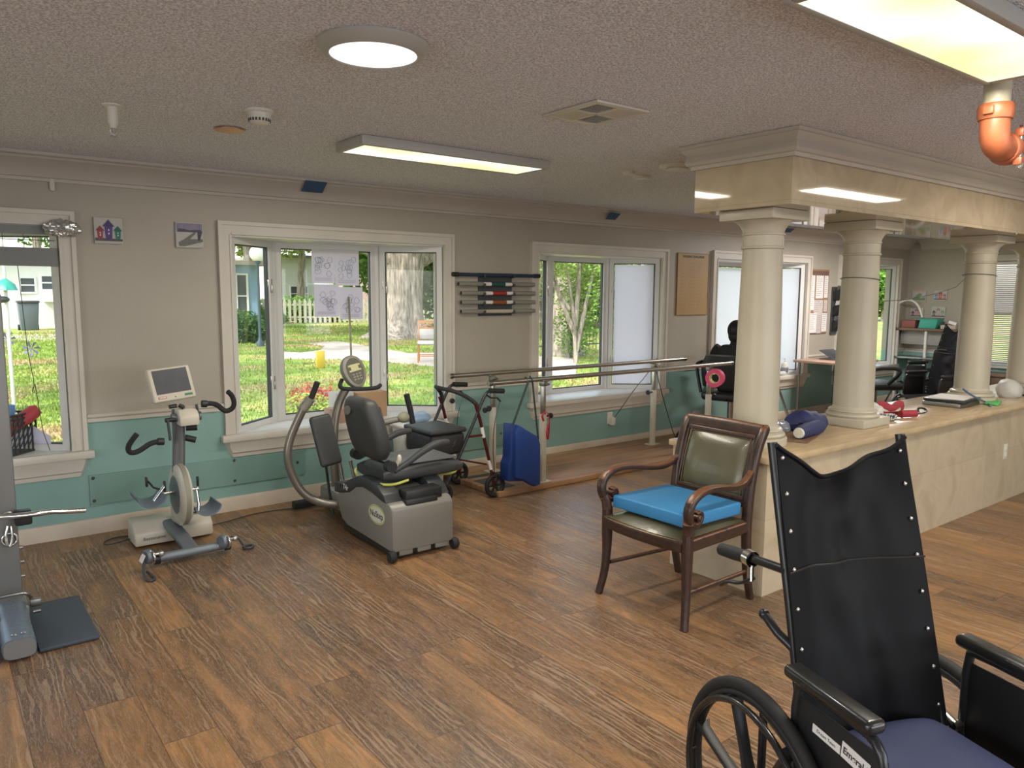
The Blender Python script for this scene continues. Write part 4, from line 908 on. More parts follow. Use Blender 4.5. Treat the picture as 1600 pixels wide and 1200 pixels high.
dc = Vector((1.17, 4.83, .33))
b = MB(); b.lathe([(0, -.035), (.13, -.035), (.17, -.03), (.185, -.015), (.185, .015), (.17, .03), (.13, .035), (0, .035)], c=dc, ax=(1, 0, 0), n=48); b.prism([(dc.x-.03, 4.76, .15), (dc.x-.03, 4.98, .13), (dc.x-.03, 4.99, .3), (dc.x-.03, 4.70, .3)], (.06, 0, 0), bev=.008); b.build('flywheel_housing', M_warmw, **L)
MB().lathe([(.186, -.013), (.19, -.013), (.19, .013), (.186, .013)], c=dc, ax=(1, 0, 0), n=48).build('housing_band', mat('taupe_band', (.27, .25, .19), .5), **L)
MB().lathe([(0, -.042), (.10, -.042), (.12, -.034)], c=dc, ax=(1, 0, 0), n=40).build('hub_disc', M_gb, **L)
MB().cyl((dc.x-.10, dc.y, dc.z+.02), (dc.x+.10, dc.y, dc.z+.02), .012).build('axle', M_chrome, **L)
for sx, px, py in ((-1, 232, 788), (1, 318, 800)):
    q = wp(px, py, y=4.80); cx, cy, cz = q.x, 4.80, q.z+.015
    t_ = MB(); t_.sheet(lambda u, v, cx=cx, cy=cy, cz=cz: (cx+.078*math.cos(PI+PI*u*1.0)*1., cy-.12+.22*v, cz+.05+.062*math.sin(PI+PI*u)), 20, 4, th=.008); t_.build('foot_trough', M_trough, **L)
    MB().tube([(dc.x+sx*.09, dc.y, dc.z+.02), (dc.x+sx*.095, dc.y-.02, dc.z+sx*-.07), (cx-sx*.03, cy, cz+.0)], .01).cyl((cx-sx*.06, cy, cz-.012), (cx+sx*.02, cy, cz-.012), .009).build('crank', M_chrome, **L)
    MB().box((dc.x+sx*.095, dc.y-.02, dc.z+.07), (.014, .02, .06), bev=.005).build('crank_lock', M_black, **L)
MB().tube([wp(231, 752, y=4.95), wp(240, 762, y=4.9), wp(252, 765, y=4.85)], .006).box(wp(229, 753, y=4.95), (.012, .03, .06), bev=.004).build('lever', M_black, **L)
mz = [(dc.x, 4.86, .46), (1.19, 4.90, .66), (1.20, 4.93, .84)]
MB().tube(mz, .03, flat=(.07, .05), n=14).build('mast', M_dgrey, **L)
MB().cyl((1.24, 4.92, .72), (1.30, 4.90, .72), .02).cyl((1.23, 4.92, .66), (1.29, 4.90, .64), .02).build('mast_knob', M_black, **L)
hc = wp(291, 652, y=4.86)
b = MB(); b.prism([Vector((hc.x-.052, 4.80, hc.z-.045)), Vector((hc.x-.052, 4.80, hc.z+.01)), Vector((hc.x-.052, 4.84, hc.z+.055)), Vector((hc.x-.052, 4.93, hc.z+.06)), Vector((hc.x-.052, 4.95, hc.z-.045))], (.115, 0, 0), bev=.010); b.build('head_housing', M_warmw, **L)
MB().cyl((hc.x-.08, 4.88, hc.z), (hc.x+.09, 4.88, hc.z), .028).build('head_axle', M_gb, **L)
# screen
scn = wp(267, 600, y=4.84); Rs = Matrix.Translation(scn) @ Matrix.Rotation(.22, 4, 'Z') @ Matrix.Rotation(-.30, 4, 'X') @ Matrix.Rotation(-.065, 4, 'Y')
def lb(fn, nm, m_, par=None):
    b = MB(); fn(b); bmesh.ops.transform(b.bm, matrix=Rs, verts=b.bm.verts); return b.build(nm, m_, parent=par or eg, local=False)
sc = lb(lambda b: b.box((0, 0, 0), (.262, .035, .205), bev=.012, seg=3), 'screen_case', M_warmw)
lb(lambda b: b.box((0, -.0185, .016), (.212, .003, .145)), 'screen', mat('grey_screen', (.10, .105, .12), .22, var=.1, vscale=10), sc)
lb(lambda b: b.box((-.078, -.0185, -.078), (.05, .003, .013), bev=.001), 'red_key', mat('red_key', (.45, .06, .04), .4), sc)
lb(lambda b: b.box((-.078, -.0195, -.078), (.042, .003, .007)), 'key_print', M_white, sc)
lb(lambda b: b.box((.083, -.0185, -.078), (.05, .003, .014), bev=.001), 'green_key', mat('green_key', (.04, .20, .10), .4), sc)
lb(lambda b: b.cyl((0, -.017, -.082), (0, -.0195, -.082), .004), 'screw', M_dgrey, sc)
MB().tube([wp(284, 634, y=4.87), wp(288, 640, y=4.88)], .012).cyl(wp(264, 636, y=4.84), wp(276, 634, y=4.84), .012).cyl(wp(280, 633, y=4.84), wp(287, 637, y=4.84), .012).build('screen_bracket', M_black, **L)
# cranks with bent handles
for cr, hd in ((((307, 632), (311, 656)), ((315, 631), (337, 630), (351, 643), (359, 641), (365, 636), (366, 627), (362, 617), (356, 612))), (((262, 656), (266, 688)), ((256, 690), (237, 691), (219, 704), (208, 708), (201, 706), (200, 698), (206, 688), (214, 678)))):
    yy = 4.84
    MB().tube([wp(*cr[0], y=yy), wp(*cr[1], y=yy)], .01, flat=(.022, .014)).build('arm_crank', M_gasket, **L)
    MB().cyl(wp(*hd[0], y=yy), wp(hd[0][0]+(8 if hd[0][0] > 300 else -10), hd[0][1], y=yy), .022).build('crank_hub', M_black, **L)
    MB().tube([wp(*p, y=yy-.01*i) for i, p in enumerate(hd)], .0155, n=14, smooth=2).build('handle', M_foam, **L)
MB().cyl(wp(258, 657, y=4.86), wp(274, 655, y=4.86), .014).build('crank_spindle', M_black, **L)
# rear-facing castors with straps on the front tube
for (px, py), lab in (((231, 859), 0), ((349, 845), 1)):
    q = wp(px, py, y=4.50+.02*lab)
    MB().lathe([(0, -.02), (.035, -.02), (.041, -.012), (.041, .012), (.035, .02), (0, .02)], c=(q.x, q.y, .085), ax=(1, .35, 0)).build('pedal_guard', M_gb, **L)
    MB().ring((q.x+.012, q.y-.02, .085), .034, .006, ax=(1, .35, 0), n=28).build('guard_ring', M_chrome, **L)
    MB().cyl((q.x+.03, q.y, .09), (q.x+.08, q.y+.01, .085), .008).box((q.x+.07, q.y+.01, .085), (.03, .03, .03), bev=.008).build('pedal_pin', M_steel, **L)
MB().tube([(.885, 4.50, .08), (.86, 4.44, .03), (.85, 4.36, .012), (.87, 4.31, .008), (.90, 4.33, .008), (.895, 4.40, .01), (.88, 4.44, .02)], .008, n=8, smooth=1).build('strap', M_gasket, **L)
MB().box((.865, 4.47, .09), (.004, .03, .045), rot=(.3, .3, .4)).build('tag', M_paper, **L)
MB().tube([(1.38, 4.56, .09), (1.43, 4.58, .06), (1.45, 4.57, .02)], .006, n=8).ring((1.475, 4.55, .012), .028, .008, n=24).build('strap', M_gasket, **L)
o = MB().tube([(.93, 5.08, .03), (.80, 5.10, .006), (.78, 5.18, .006), (.86, 5.25, .006), (.95, 5.22, .006)], .004, n=6, smooth=2).build('power_cord', M_gasket, **L)
o = MB().tube([(1.36, 5.1, .02), (1.5, 5.15, .006), (1.75, 5.25, .006), (2.0, 5.22, .006), (2.15, 5.18, .006)], .004, n=6, smooth=2); tag(o.build('extension_cord', M_gasket), 'thin dark power cord on the floor between the two exercise machines', 'cord')

# ------------------------------------------------------------------ parallel bars on a wooden platform
M_ply = mat('platform_wood', (.33, .185, .095), .45, var=.28, vscale=3, stretch=(.6, 6, 1))
pf = thing('bar_platform', 'low brown wooden platform under the parallel bars', 'platform', (3.39, 4.56, 0)); L = dict(parent=pf, local=False)
MB().bb(3.39, 6.5, 4.56, 5.02, .003, .045, bev=.003).build('board', M_ply, **L); MB().bb(3.39, 6.5, 5.026, 5.41, .003, .045, bev=.003).build('board', M_ply, **L)
MB().bb(3.44, 3.62, 4.66, 4.98, .045, .047).bb(3.45, 3.95, 5.05, 5.12, .045, .047).build('grip_tape', M_gasket, **L)
pb = thing('parallel_bars', 'pair of long steel parallel walking bars on cream posts', 'parallel bars', (4.8, 4.9, .046)); L = dict(parent=pb, local=False)
M_post = mat('cream_post', (.55, .51, .41), .4, var=.06, vscale=8)
for yb, x0, x1, xs in ((5.18, 3.35, 6.27, (3.76, 5.76)), (4.60, 3.32, 6.27, (3.87, 5.95))):
    MB().cyl((x0, yb, .885), (x1, yb, .885), .019, n=20).build('rail', M_steel, **L)
    MB().cyl((x0-.004, yb, .885), (x0+.03, yb, .885), .0215).cyl((x1-.03, yb, .885), (x1+.004, yb, .885), .0215).build('rail_cap', M_dksteel, **L)
    for xx in xs:
        yp = 5.15 if yb > 5 else 4.62
        MB().box((xx, yp, .325), (.045, .045, .55), bev=.006).box((xx, yp, .05), (.13, .09, .01), bev=.003).build('post', M_post, **L)
        MB().box((xx, yp, .70), (.034, .034, .26), bev=.004).box((xx, yp-.0172, .70), (.006, .001, .2)).build('inner_post', M_steel, **L)
        MB().box((xx, yp, .845), (.05, .05, .04), bev=.006).cyl((xx, yp, .85), (xx, yb, .87), .012).box((xx, yb, .868), (.07, .03, .012), bev=.004).cyl((xx, yp-.02, .845), (xx, yp-.07, .845), .009).build('bracket', M_dksteel, **L)
        sk = -1 if yb > 5 else 1
        MB().cyl((xx+sk*.02, yp, .58), (xx+sk*.07, yp, .58), .008).lathe([(0, -.012), (.022, -.01), (.024, 0), (.02, .012), (0, .014)], c=(xx+sk*.08, yp, .58), ax=(1, 0, 0)).build('lock_knob', M_black, **L)
# blue bolster hung on straps from the near rail
M_bv = mat('royal_blue_vinyl', (.012, .045, .20), .42, bump=.05, bscale=30)
bg_ = thing('positioning_wedge', 'royal blue vinyl positioning block hanging by straps from the near parallel bar', 'wedge', (3.68, 4.5, .05)); L = dict(parent=bg_, local=False)
yw = 4.455
po = [wp(px, py, y=yw) for px, py in ((812, 664), (841, 682), (845, 694), (845, 757), (836, 761), (818, 750), (806, 748), (806, 676))]
b = MB(); b.prism(po, (0, .075, 0), bev=.012); b.build('main_block', M_bv, **L)
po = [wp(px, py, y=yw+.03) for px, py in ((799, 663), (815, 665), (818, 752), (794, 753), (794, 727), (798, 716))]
b = MB(); b.prism(po, (0, .11, 0), bev=.012); b.build('side_block', mat('deep_blue_vinyl', (.009, .032, .16), .45), **L)  # shaded left face put in as a darker copy of the blue vinyl
M_strap = mat('dark_strap', (.02, .035, .028), .7)
top = Vector((3.70, 4.575, .89)); s1, s2 = wp(801, 665, y=yw+.06), wp(841, 686, y=yw+.04)
MB().tube([s1, (3.675, 4.572, .872), (3.675, 4.6, .912), (3.675, 4.63, .87)], .01, flat=(.022, .003), n=8).build('strap', M_strap, **L)
MB().tube([s2, (3.72, 4.572, .872), (3.72, 4.6, .912), (3.72, 4.63, .87)], .01, flat=(.022, .003), n=8).build('strap', M_strap, **L)
M_redb = mat('red_band', (.42, .03, .04), .5)
o = MB().tube([(3.85, 4.59, .55), (3.83, 4.585, .60), (3.865, 4.58, .63), (3.905, 4.585, .60), (3.91, 4.585, .5), (3.90, 4.59, .38), (3.88, 4.585, .44), (3.895, 4.58, .52)], .008, flat=(.02, .003), n=8, smooth=1); tag(o.build('exercise_band', M_redb), 'red elastic exercise band looped round the nearest cream post', 'exercise band')
M_pink = mat('hot_pink_tape', (.72, .07, .18), .5); M_ty = mat('yellow_core', (.6, .55, .2), .6)
q = wp(1121, 591, y=4.50)
for k in range(3):
    o = thing('tape_roll', ['hot pink tape roll on the bar post, closest to the post of the three', 'hot pink tape roll on the bar post, middle of the three', 'hot pink tape roll on the bar post, outermost and most visible of the three'][k], 'tape roll', (q.x+.03-.026*k, 4.54-.012*k, q.z), 0, 'pink rolls of tape on the post')
    MB().lathe([(.05, -.012), (.085, -.012), (.085, .012), (.05, .012), (.05, -.012)], ax=(1, .42, 0), n=40).build('tape', M_pink, o); MB().lathe([(.044, -.012), (.0495, -.012), (.0495, .012), (.044, .012), (.044, -.012)], ax=(1, .42, 0), n=40).build('core', M_ty, o)
tag(MB().tube([(5.95, 4.60, q.z+.043), (q.x+.06, 4.555, q.z+.043), (q.x-.06, 4.50, q.z+.043)], .006).build('hook', M_white), 'white peg holding the pink tape rolls on the post', 'peg')
# electric cable down the far right post with a black plug box
o = MB().tube([(5.84, 5.19, .91), (5.85, 5.22, .86), (5.87, 5.20, .72), (5.93, 5.17, .5), (6.02, 5.13, .2), (6.06, 5.10, .08)], .004, n=6, smooth=1); tag(o.build('hanging_cord', M_black), 'black cord hanging from the far rail down to the platform', 'cord')
tag(MB().box((6.09, 5.08, .085), (.045, .07, .16), rot=(.5, -.55, .2), bev=.012).build('power_brick', M_black), 'black power brick at the lower end of the hanging cord', 'adapter')

# ------------------------------------------------------------------ rollator walker
M_red = mat('burgundy_tube', (.10, .012, .014), .3, metal=.4)
M_bt = mat('black_tube', (.014, .014, .015), .3)
ro = thing('rollator', 'burgundy and black wheeled walker with padded seat and pouch', 'walker', (3.08, 4.84, 0)); L = dict(parent=ro, local=False)
for yy in (4.60, 5.10):
    MB().tube([(3.20, yy, .74), (3.24, yy, .62), (3.33, yy, .28), (3.37, yy, .10)], .0125, n=12).build('front_leg', M_red, **L)
    MB().tube([(3.32, yy, .30), (3.342, yy, .225)], .0145, n=12).build('leg_label', M_paper, **L)
    MB().tube([(3.255, yy, .56), (3.275, yy, .48)], .0145, n=12).build('leg_label', M_paper, **L)
    MB().tube([(3.29, yy, .80), (3.25, yy, .74), (3.14, yy, .52), (2.92, yy, .12)], .0125, n=12, smooth=1).build('rear_leg', M_bt, **L)
    MB().tube([(3.13, yy, .50), (3.27, yy, .50)], .009).tube([(3.05, yy, .34), (3.30, yy, .27)], .007).build('side_brace', M_red, **L)
    hb_ = MB().tube([(3.25, yy, .74), (3.29, yy, .81), (3.33, yy, .83), (3.44, yy, .82)], .012, smooth=1).build('handle_tube', M_bt, **L)
    MB().cyl((3.33, yy, .829), (3.46, yy, .818), .019, n=14).build('grip', M_rubber, parent=hb_, local=False)
    MB().tube([(3.30, yy, .80), (3.34, yy, .775), (3.40, yy, .77), (3.43, yy, .74)], .008, flat=(.02, .012)).lathe([(0, -.01), (.02, -.01), (.022, 0), (.02, .01), (0, .01)], c=(3.30, yy-.03, .70), ax=(0, 1, 0)).build('brake_lever', M_black, parent=hb_, local=False)
    MB().tube([(3.42, yy-.01, .75), (3.36, yy-.03, .62), (3.34, yy-.025, .45), (3.36, yy-.02, .2)], .003, n=6, smooth=2).build('brake_cable', M_bt, **L)
    for xx in (3.38, 2.90):
        w_ = MB().ring((xx, yy, .095), .078, .016, ax=(0, 1, 0), n=32).build('wheel', M_rubber, **L)
        h_ = MB(); h_.lathe([(0, -.012), (.02, -.014), (.02, .014), (0, .012)], c=(xx, yy, .095), ax=(0, 1, 0))
        for k in range(6): a_ = 2*PI*k/6; h_.box((xx+.04*math.cos(a_), yy, .095+.04*math.sin(a_)), (.07, .012, .014), rot=(0, -a_, 0))
        h_.ring((xx, yy, .095), .062, .008, ax=(0, 1, 0), n=28); h_.build('hub', M_black, parent=w_, local=False)
        MB().tube([(xx, yy-.025, .095), (xx-.005, yy-.022, .18), (xx-.01, yy, .20)], .006).tube([(xx, yy+.025, .095), (xx-.005, yy+.022, .18), (xx-.01, yy, .20)], .006).build('fork', M_black, **L)
MB().tube([(3.23, 4.60, .70), (3.20, 4.62, .76), (3.10, 4.70, .83), (3.02, 4.85, .85), (3.10, 5.0, .84), (3.20, 5.08, .78), (3.23, 5.10, .70)], .0155, n=14, smooth=2).build('back_strap', M_foam, **L)
MB().box((3.0, 4.85, .545), (.32, .40, .035), bev=.014, seg=3).build('seat', M_up, **L)
b = MB(); b.box((3.0, 4.85, .445), (.30, .38, .165), bev=.03, seg=3); b.build('pouch', mat('black_nylon', (.022, .022, .024), .6, bump=.1, bscale=20), **L)
MB().prism([(3.02, 4.658, .42), (3.05, 4.658, .45), (3.03, 4.658, .45), (3.07, 4.658, .48), (3.05, 4.658, .44), (3.07, 4.658, .44)], (0, -.002, 0)).build('pouch_logo', M_dksteel, **L)
# white tote behind it
t = thing('storage_tub', 'white plastic tub with a blue bag in it, behind the walker under the sill', 'tub', (3.10, 5.26, 0))
MB().prism([(-.17, -.10, 0), (.17, -.10, 0), (.20, -.12, .5), (-.20, -.12, .5)], (0, .20, 0), bev=.015).build('body', M_white, t); MB().box((0, -.02, .51), (.42, .24, .03), bev=.012).build('lid', M_white, t)
t = MB().ball((3.08, 5.22, .565), .09, sc=(1.2, .8, .45), n=20)
for v in t.bm.verts: v.co += Vector((1, 1, 1))*noise.noise(v.co*16)*.018
tag(t.build('plastic_bag', mat('pale_blue_bag', (.30, .42, .58), .4)), 'crumpled pale blue plastic bag on the white tub', 'bag')

# ------------------------------------------------------------------ pulley machine, left edge
M_mach = mat('machine_grey', (.20, .20, .195), .4, metal=.2, var=.05, vscale=2)
M_matb = mat('blue_black_rubber', (.05, .065, .085), .55, bump=.1, bscale=250)
cm = thing('pulley_machine', 'grey upright pulley exercise machine with chrome arm at the left edge', 'exercise machine', (.24, 4.2, 0)); L = dict(parent=cm, local=False)
MB().bb(.17, .285, 4.20, 4.36, .04, 1.55, bev=.012).build('upright', M_mach, **L)
MB().bb(.155, .30, 4.08, 4.40, .0, .10, bev=.012).build('upright_foot', M_mach, **L)
b = MB(); b.tube([(.225, 4.12, .075), (.225, 3.70, .055)], .05, flat=(.125, .09), n=20); b.build('base_tube', mat('speckled_grey_blue', (.16, .20, .25), .35, var=.15, vscale=90, metal=.3), **L)
MB().tube([(.225, 3.702, .055), (.225, 3.690, .055)], .05, flat=(.117, .082), n=20).build('end_cap', M_mach, **L)
b = MB()
for k in range(2): b.ball((.21+.035*k, 3.74, .103), .011, sc=(1, 1, .35))
b.build('rivet', M_chrome, **L)
for x0, x1 in ((.295, .53), (-.14, .155)): MB().bb(x0, x1, 3.72, 4.30, .002, .022, bev=.008).build('foot_plate', M_matb, **L)
MB().tube([(.14, 4.10, .12), (.155, 4.08, .16), (.225, 4.08, .165), (.295, 4.08, .16), (.31, 4.10, .12)], .008, smooth=1).build('bow', M_dksteel, **L)
MB().tube([wp(-6, 808, y=4.12), wp(30, 806, y=4.12), wp(62, 802, y=4.12), wp(78, 799, y=4.13), wp(100, 799, y=4.13), wp(133, 797, y=4.14)], .013, n=16, smooth=1).build('chrome_arm', M_chrome, **L)
MB().box(wp(36, 808, y=4.16), (.07, .06, .07), bev=.01).build('arm_pivot', M_black, **L)
MB().ring(wp(15, 843, y=4.19), .03, .005, ax=(0, 1, 0), n=24).tube([wp(12, 822, y=4.19), wp(8, 840, y=4.18), wp(14, 858, y=4.18), wp(20, 842, y=4.18), wp(17, 822, y=4.19)], .006, smooth=1).build('carabiner', M_chrome, **L)
MB().tube([wp(8, 808, y=4.18), wp(5, 802, y=4.17), wp(17, 800, y=4.17), wp(20, 808, y=4.18)], .006, smooth=1).build('cable_guide', M_steel, **L)
b = MB()
for zz in (.34, .27, .20): b.cyl((.285, 4.22, zz), (.300, 4.22, zz), .009, n=8)
b.build('bolt', M_steel, **L)
MB().box((.325, 4.10, .10), (.045, .03, .035), bev=.004).cyl((.31, 4.06, .07), (.34, 4.06, .07), .009).build('side_bracket', M_dksteel, **L)
MB().cyl((.14, 3.96, .09), (.175, 3.96, .09), .025).ball((.135, 3.96, .09), .022).build('side_knob', M_steel, **L)
# crate with rolls on the left sill
sz = .555
cr = thing('milk_crate', 'dark slatted plastic crate standing on the left window sill', 'crate', (.33, 5.60, sz)); L = dict(parent=cr)
M_crate = mat('dark_crate', (.045, .05, .045), .5); b = MB()
Rz_ = Matrix.Rotation(-.75, 4, 'Z')
def lat(b, p, d, w_, h_):
    for z_ in (0.006, h_-.03, h_-.006): b.box((p[0]+d[0]*w_/2, p[1]+d[1]*w_/2, z_), (w_ if d[0] else .008, w_ if d[1] else .008, .012))
    n_ = 7
    for k in range(n_+1):
        b.box((p[0]+d[0]*w_*k/n_, p[1]+d[1]*w_*k/n_, h_/2), (.008, .008, h_))
        if k < n_:
            for j in range(4): b.box((p[0]+d[0]*w_*(k+.5)/n_, p[1]+d[1]*w_*(k+.5)/n_, .03+j*(h_-.07)/4+.03), (.006 if d[1] else .05, .006 if d[0] else .05, .005), rot=((.9 if d[1] else 0), (.9 if d[0] else 0), 0))
lat(b, (-.13, -.13), (1, 0), .26, .25); lat(b, (-.13, .13), (1, 0), .26, .25); lat(b, (-.13, -.13), (0, 1), .26, .25); lat(b, (.13, -.13), (0, 1), .26, .25); b.box((0, 0, .006), (.26, .26, .012))
bmesh.ops.transform(b.bm, matrix=Rz_, verts=b.bm.verts); b.build('basket', M_crate, **L)
q = wp(24, 650, y=5.58)
o = MB(); o.tube([q+Vector((-.06, 0, -.10)), q+Vector((.10, 0, .02)), q+Vector((.125, 0, .035))], [.045, .045, .03], n=18); tag(o.build('foam_roll', mat('red_foam', (.42, .05, .06), .6)), 'red foam roll sticking out of the dark crate', 'foam roll')
o = MB(); o.tube([wp(8, 665, y=5.6), wp(13, 640, y=5.6), wp(14, 632, y=5.6)], [.035, .04, .032], n=18); tag(o.build('foam_roll', mat('blue_foam', (.12, .26, .50), .6)), 'light blue foam roll standing in the dark crate', 'foam roll')
def beads(): pass
# window picture cling at the bottom of the left window
t = thing('window_cling', 'colouring page with hills and a striped ball stuck low on the left window', 'decoration', (.5, 5.62, .59))
M_lil = mk_film('lilac_paper', (.80, .76, .86), .55)
pr1 = [Vector((.60, 5.54, .60)), Vector((.34, 5.755, .60)), Vector((.34, 5.755, .70)), Vector((.40, 5.705, .735)), Vector((.46, 5.656, .68)), Vector((.52, 5.606, .71)), Vector((.60, 5.54, .65))]
nd = Vector((-.62, -.78, 0))*.004; off_ = Vector((-.64, -.77, 0))*.03
MB().prism([p+off_ for p in pr1], nd).build('paper_hills', M_lil, t, local=False)
cb = Vector((.435, 5.672, .735))+off_*1.3; MB().lathe([(0, -.001), (.034, -.001), (.034, .001), (0, .001)], c=cb, ax=(-.64, -.77, 0), n=28).build('paper_ball', mat('pink_paper', (.62, .35, .36), .7), t, local=False)

# things on the middle sill
o = thing('cardboard_box', 'tan cardboard box lying in front of the second window behind the machine', 'box', (2.83, 5.60, .552)); MB().box((0, 0, .105), (.25, .17, .205), bev=.003).build('carton', mat('tan_card', (.42, .26, .14), .7, var=.05), o)
o = thing('cardboard_box', 'white cardboard box beside the tan box on the sill', 'box', (2.60, 5.62, .552)); MB().box((0, 0, .11), (.15, .15, .215), bev=.003).build('carton', mat('white_card', (.55, .53, .50), .7), o)
o = thing('cardboard_box', 'small pinkish open carton in front of the white box on the sill', 'box', (2.50, 5.46, .552)); MB().box((0, 0, .06), (.18, .12, .115), bev=.003).build('carton', mat('pink_card', (.42, .27, .20), .7), o)
a_, b_ = wp(549, 560, y=5.68), wp(545, 464, y=5.71)
tag(MB().tube([(a_.x, 5.66, .553), b_], .011, flat=(.026, .010), n=8).build('wooden_stick', mat('stick', (.30, .25, .19), .6, var=.2, vscale=30)), 'long flat wooden stick standing up in front of the middle window pane', 'stick')
# four colouring sheets taped to the middle pane
def sheet_(px0, py0, px1, py1, lab, k):
    yy = W+.34-.012-.004*k; p, q = wp(px0, py1, y=yy), wp(px1, py0, y=yy); t = thing('colouring_page', lab, 'paper', ((p.x+q.x)/2, yy, p.z), 0, 'colouring pages taped to the window')
    w_, h_ = q.x-p.x, q.z-p.z
    MB().sheet(lambda u, v: ((u-.5)*w_, .004*math.sin(3*u+2*v), v*h_), 6, 6, th=.0012).build('sheet', M_lil, t)
    r_ = random.Random(k); b = MB()
    for j in range(12):
        x_, z_ = r_.uniform(-.3, .3)*w_, r_.uniform(.25, .75)*h_; pts = [(x_+.03*math.cos(a)*r_.uniform(.5, 1), -.006, z_+.03*math.sin(a)*r_.uniform(.5, 1)) for a in [2*PI*i/9 for i in range(9)]]
        b.tube(pts, .0012, n=4, closed=True, smooth=1)
    for j in range(3): b.tube([(-.4*w_, -.006, (.08+.035*j)*h_), (.35*w_, -.006, (.08+.035*j)*h_)], .0011, n=4)
    b.build('drawing', mat('grey_ink', (.22, .21, .26), .7), t)
sheet_(488, 390, 522, 442, 'lilac colouring page taped to the middle window, upper left of four', 1); sheet_(524, 391, 560, 446, 'lilac colouring page taped to the middle window, upper right of four', 2)
sheet_(492, 445, 529, 495, 'lilac colouring page taped to the middle window, lower left of four', 3); sheet_(531, 449, 566, 499, 'lilac colouring page taped to the middle window, lower right of four', 4)

# ------------------------------------------------------------------ on the stone ledge
zt = .738
M_splint = mat('navy_fabric', (.018, .025, .10), .6, bump=.15, bscale=25)
M_clear = mat('clear_wrap', (.30, .33, .40), .15, bump=.5, bscale=20)
t = thing('rolled_splint', 'rolled navy blue splint with white foam end lying on the ledge by the second column', 'splint', (4.02, 2.40, zt))
MB().tube([(-.13, -.02, .042), (-.02, .0, .045), (.13, .02, .045), (.17, .026, .045)], [.036, .042, .042, .034], n=20).build('roll', M_splint, t); MB().tube([(-.145, -.022, .042), (-.12, -.018, .042)], [.028, .034], n=18).tube([(.165, .025, .045), (.18, .028, .045)], [.03, .02], n=18).build('foam_lining', mat('white_foam', (.62, .60, .50), .8), t)
def lump(name, lab, cat, c, r, sc, m_, amp=.25, f=9., flat=True):
    b = MB().ball((0, 0, 0), r, sc=sc, n=36)
    for v in b.bm.verts:
        v.co += v.co*(noise.noise(v.co*f+Vector(c))*amp+noise.noise(v.co*f*2.7+Vector(c))*amp*.4)
        if flat and v.co.z < -r*sc[2]*.6: v.co.z = -r*sc[2]*.6
    o = b.build(name, m_, ang=.5); o.location = (c[0], c[1], c[2]+r*sc[2]*.6); return tag(o, lab, cat)
lump('fabric_brace', 'crumpled navy blue brace heaped behind the rolled splint', 'brace', (4.26, 2.56, zt), .14, (1.2, .65, .55), M_splint, .35)
lump('plastic_wrap', 'grey clear plastic wrap spilling beside the navy brace', 'wrap', (3.98, 2.66, zt), .13, (1.3, .8, .4), M_clear, .5)
tag(MB().box((3.93, 2.42, zt+.004), (.26, .18, .005), rot=(0, 0, .3)).build('pamphlet', mat('brown_folder', (.22, .13, .07), .5)), 'thin brown folder under the rolled splint on the ledge', 'folder')
qc = wp(1366, 653, z=zt); lump('white_cloth', 'bunched white cloth on the ledge behind the red straps', 'cloth', (qc.x, qc.y+.02, zt), .085, (1.25, .8, .8), mat('white_cloth', (.60, .58, .53), .9), .35, 12.)
M_redv = mat('red_velvet', (.30, .022, .035), .7)
qs = wp(1402, 651, z=zt); t = thing('strap_bundle', 'dark red folded straps on the ledge between the second and third columns', 'strap', (qs.x, qs.y, zt), -.35)
MB().tube([(-.10, .05, .012), (-.11, .055, .085), (-.06, .055, .075), (.0, .05, .045), (.05, .05, .08), (.09, .045, .075), (.075, .045, .012), (0, .05, .012)], .02, flat=(.05, .010), n=10, smooth=1, up=(0, 1, 0), closed=True).build('fold', M_redv, t)
MB().tube([(-.02, -.045, .026), (.10, -.055, .026)], .025, n=18).build('roll', M_redv, t)
qp = wp(1385, 657, z=zt); t = thing('patterned_pouch', 'small black and white patterned pouch beside the red straps', 'pouch', (qp.x, qp.y-.01, zt), -.35); s = N('zigzag_cloth'); tc = s.n('ShaderNodeTexCoord'); vo = s.n('ShaderNodeTexVoronoi', {'Vector': tc.outputs['Object'], 'Scale': 90.}); s.to(s.ramp(vo.outputs['Distance'], [(.42, (.5, .48, .44)), (.55, (.03, .03, .03))]), 'Base Color')
MB().box((0, 0, .023), (.10, .06, .044), bev=.012, rot=(0, 0, -.1)).build('cloth', s.m, t)
q = wp(1442, 643, z=zt+.01)
t = thing('scissors', 'black looped strap handle lying on the ledge right of the red straps', 'strap', (q.x, q.y, zt))
MB().tube([(-.12, .02, .004), (-.04, -.01, .005), (.02, -.02, .01), (.05, .015, .028), (.025, .045, .028), (-.02, .025, .01), (-.04, .0, .006)], .007, flat=(.016, .006), n=8, smooth=2).build('loop', M_black, t)
t.name = 'loop_strap'
for k, (dx, lab, sz_) in enumerate(((0., 'lower grey box file of the stack on the ledge by the third column', (.34, .27, .03)), (.01, 'white paper pad in a black binder, on top of the stack by the third column', (.36, .29, .022)))):
    t = thing('binder', lab, 'binder', (6.12+dx, 2.52, zt+.032*k), .12*k)
    MB().box((0, -.02, sz_[2]/2+.001), sz_, bev=.004).build('cover', M_black if k else M_dksteel, t)
    MB().box((0, -.02, sz_[2]+.003), (sz_[0]-.05, sz_[1]-.05, .005)).build('paper_pad', M_paper, t)
tag(MB().box((6.42, 2.32, zt+.012), (.22, .09, .02), rot=(0, 0, .25), bev=.004).build('green_folder', mat('bright_green', (.10, .42, .12), .5)), 'bright green sleeve on the ledge at the foot of the third column', 'folder')
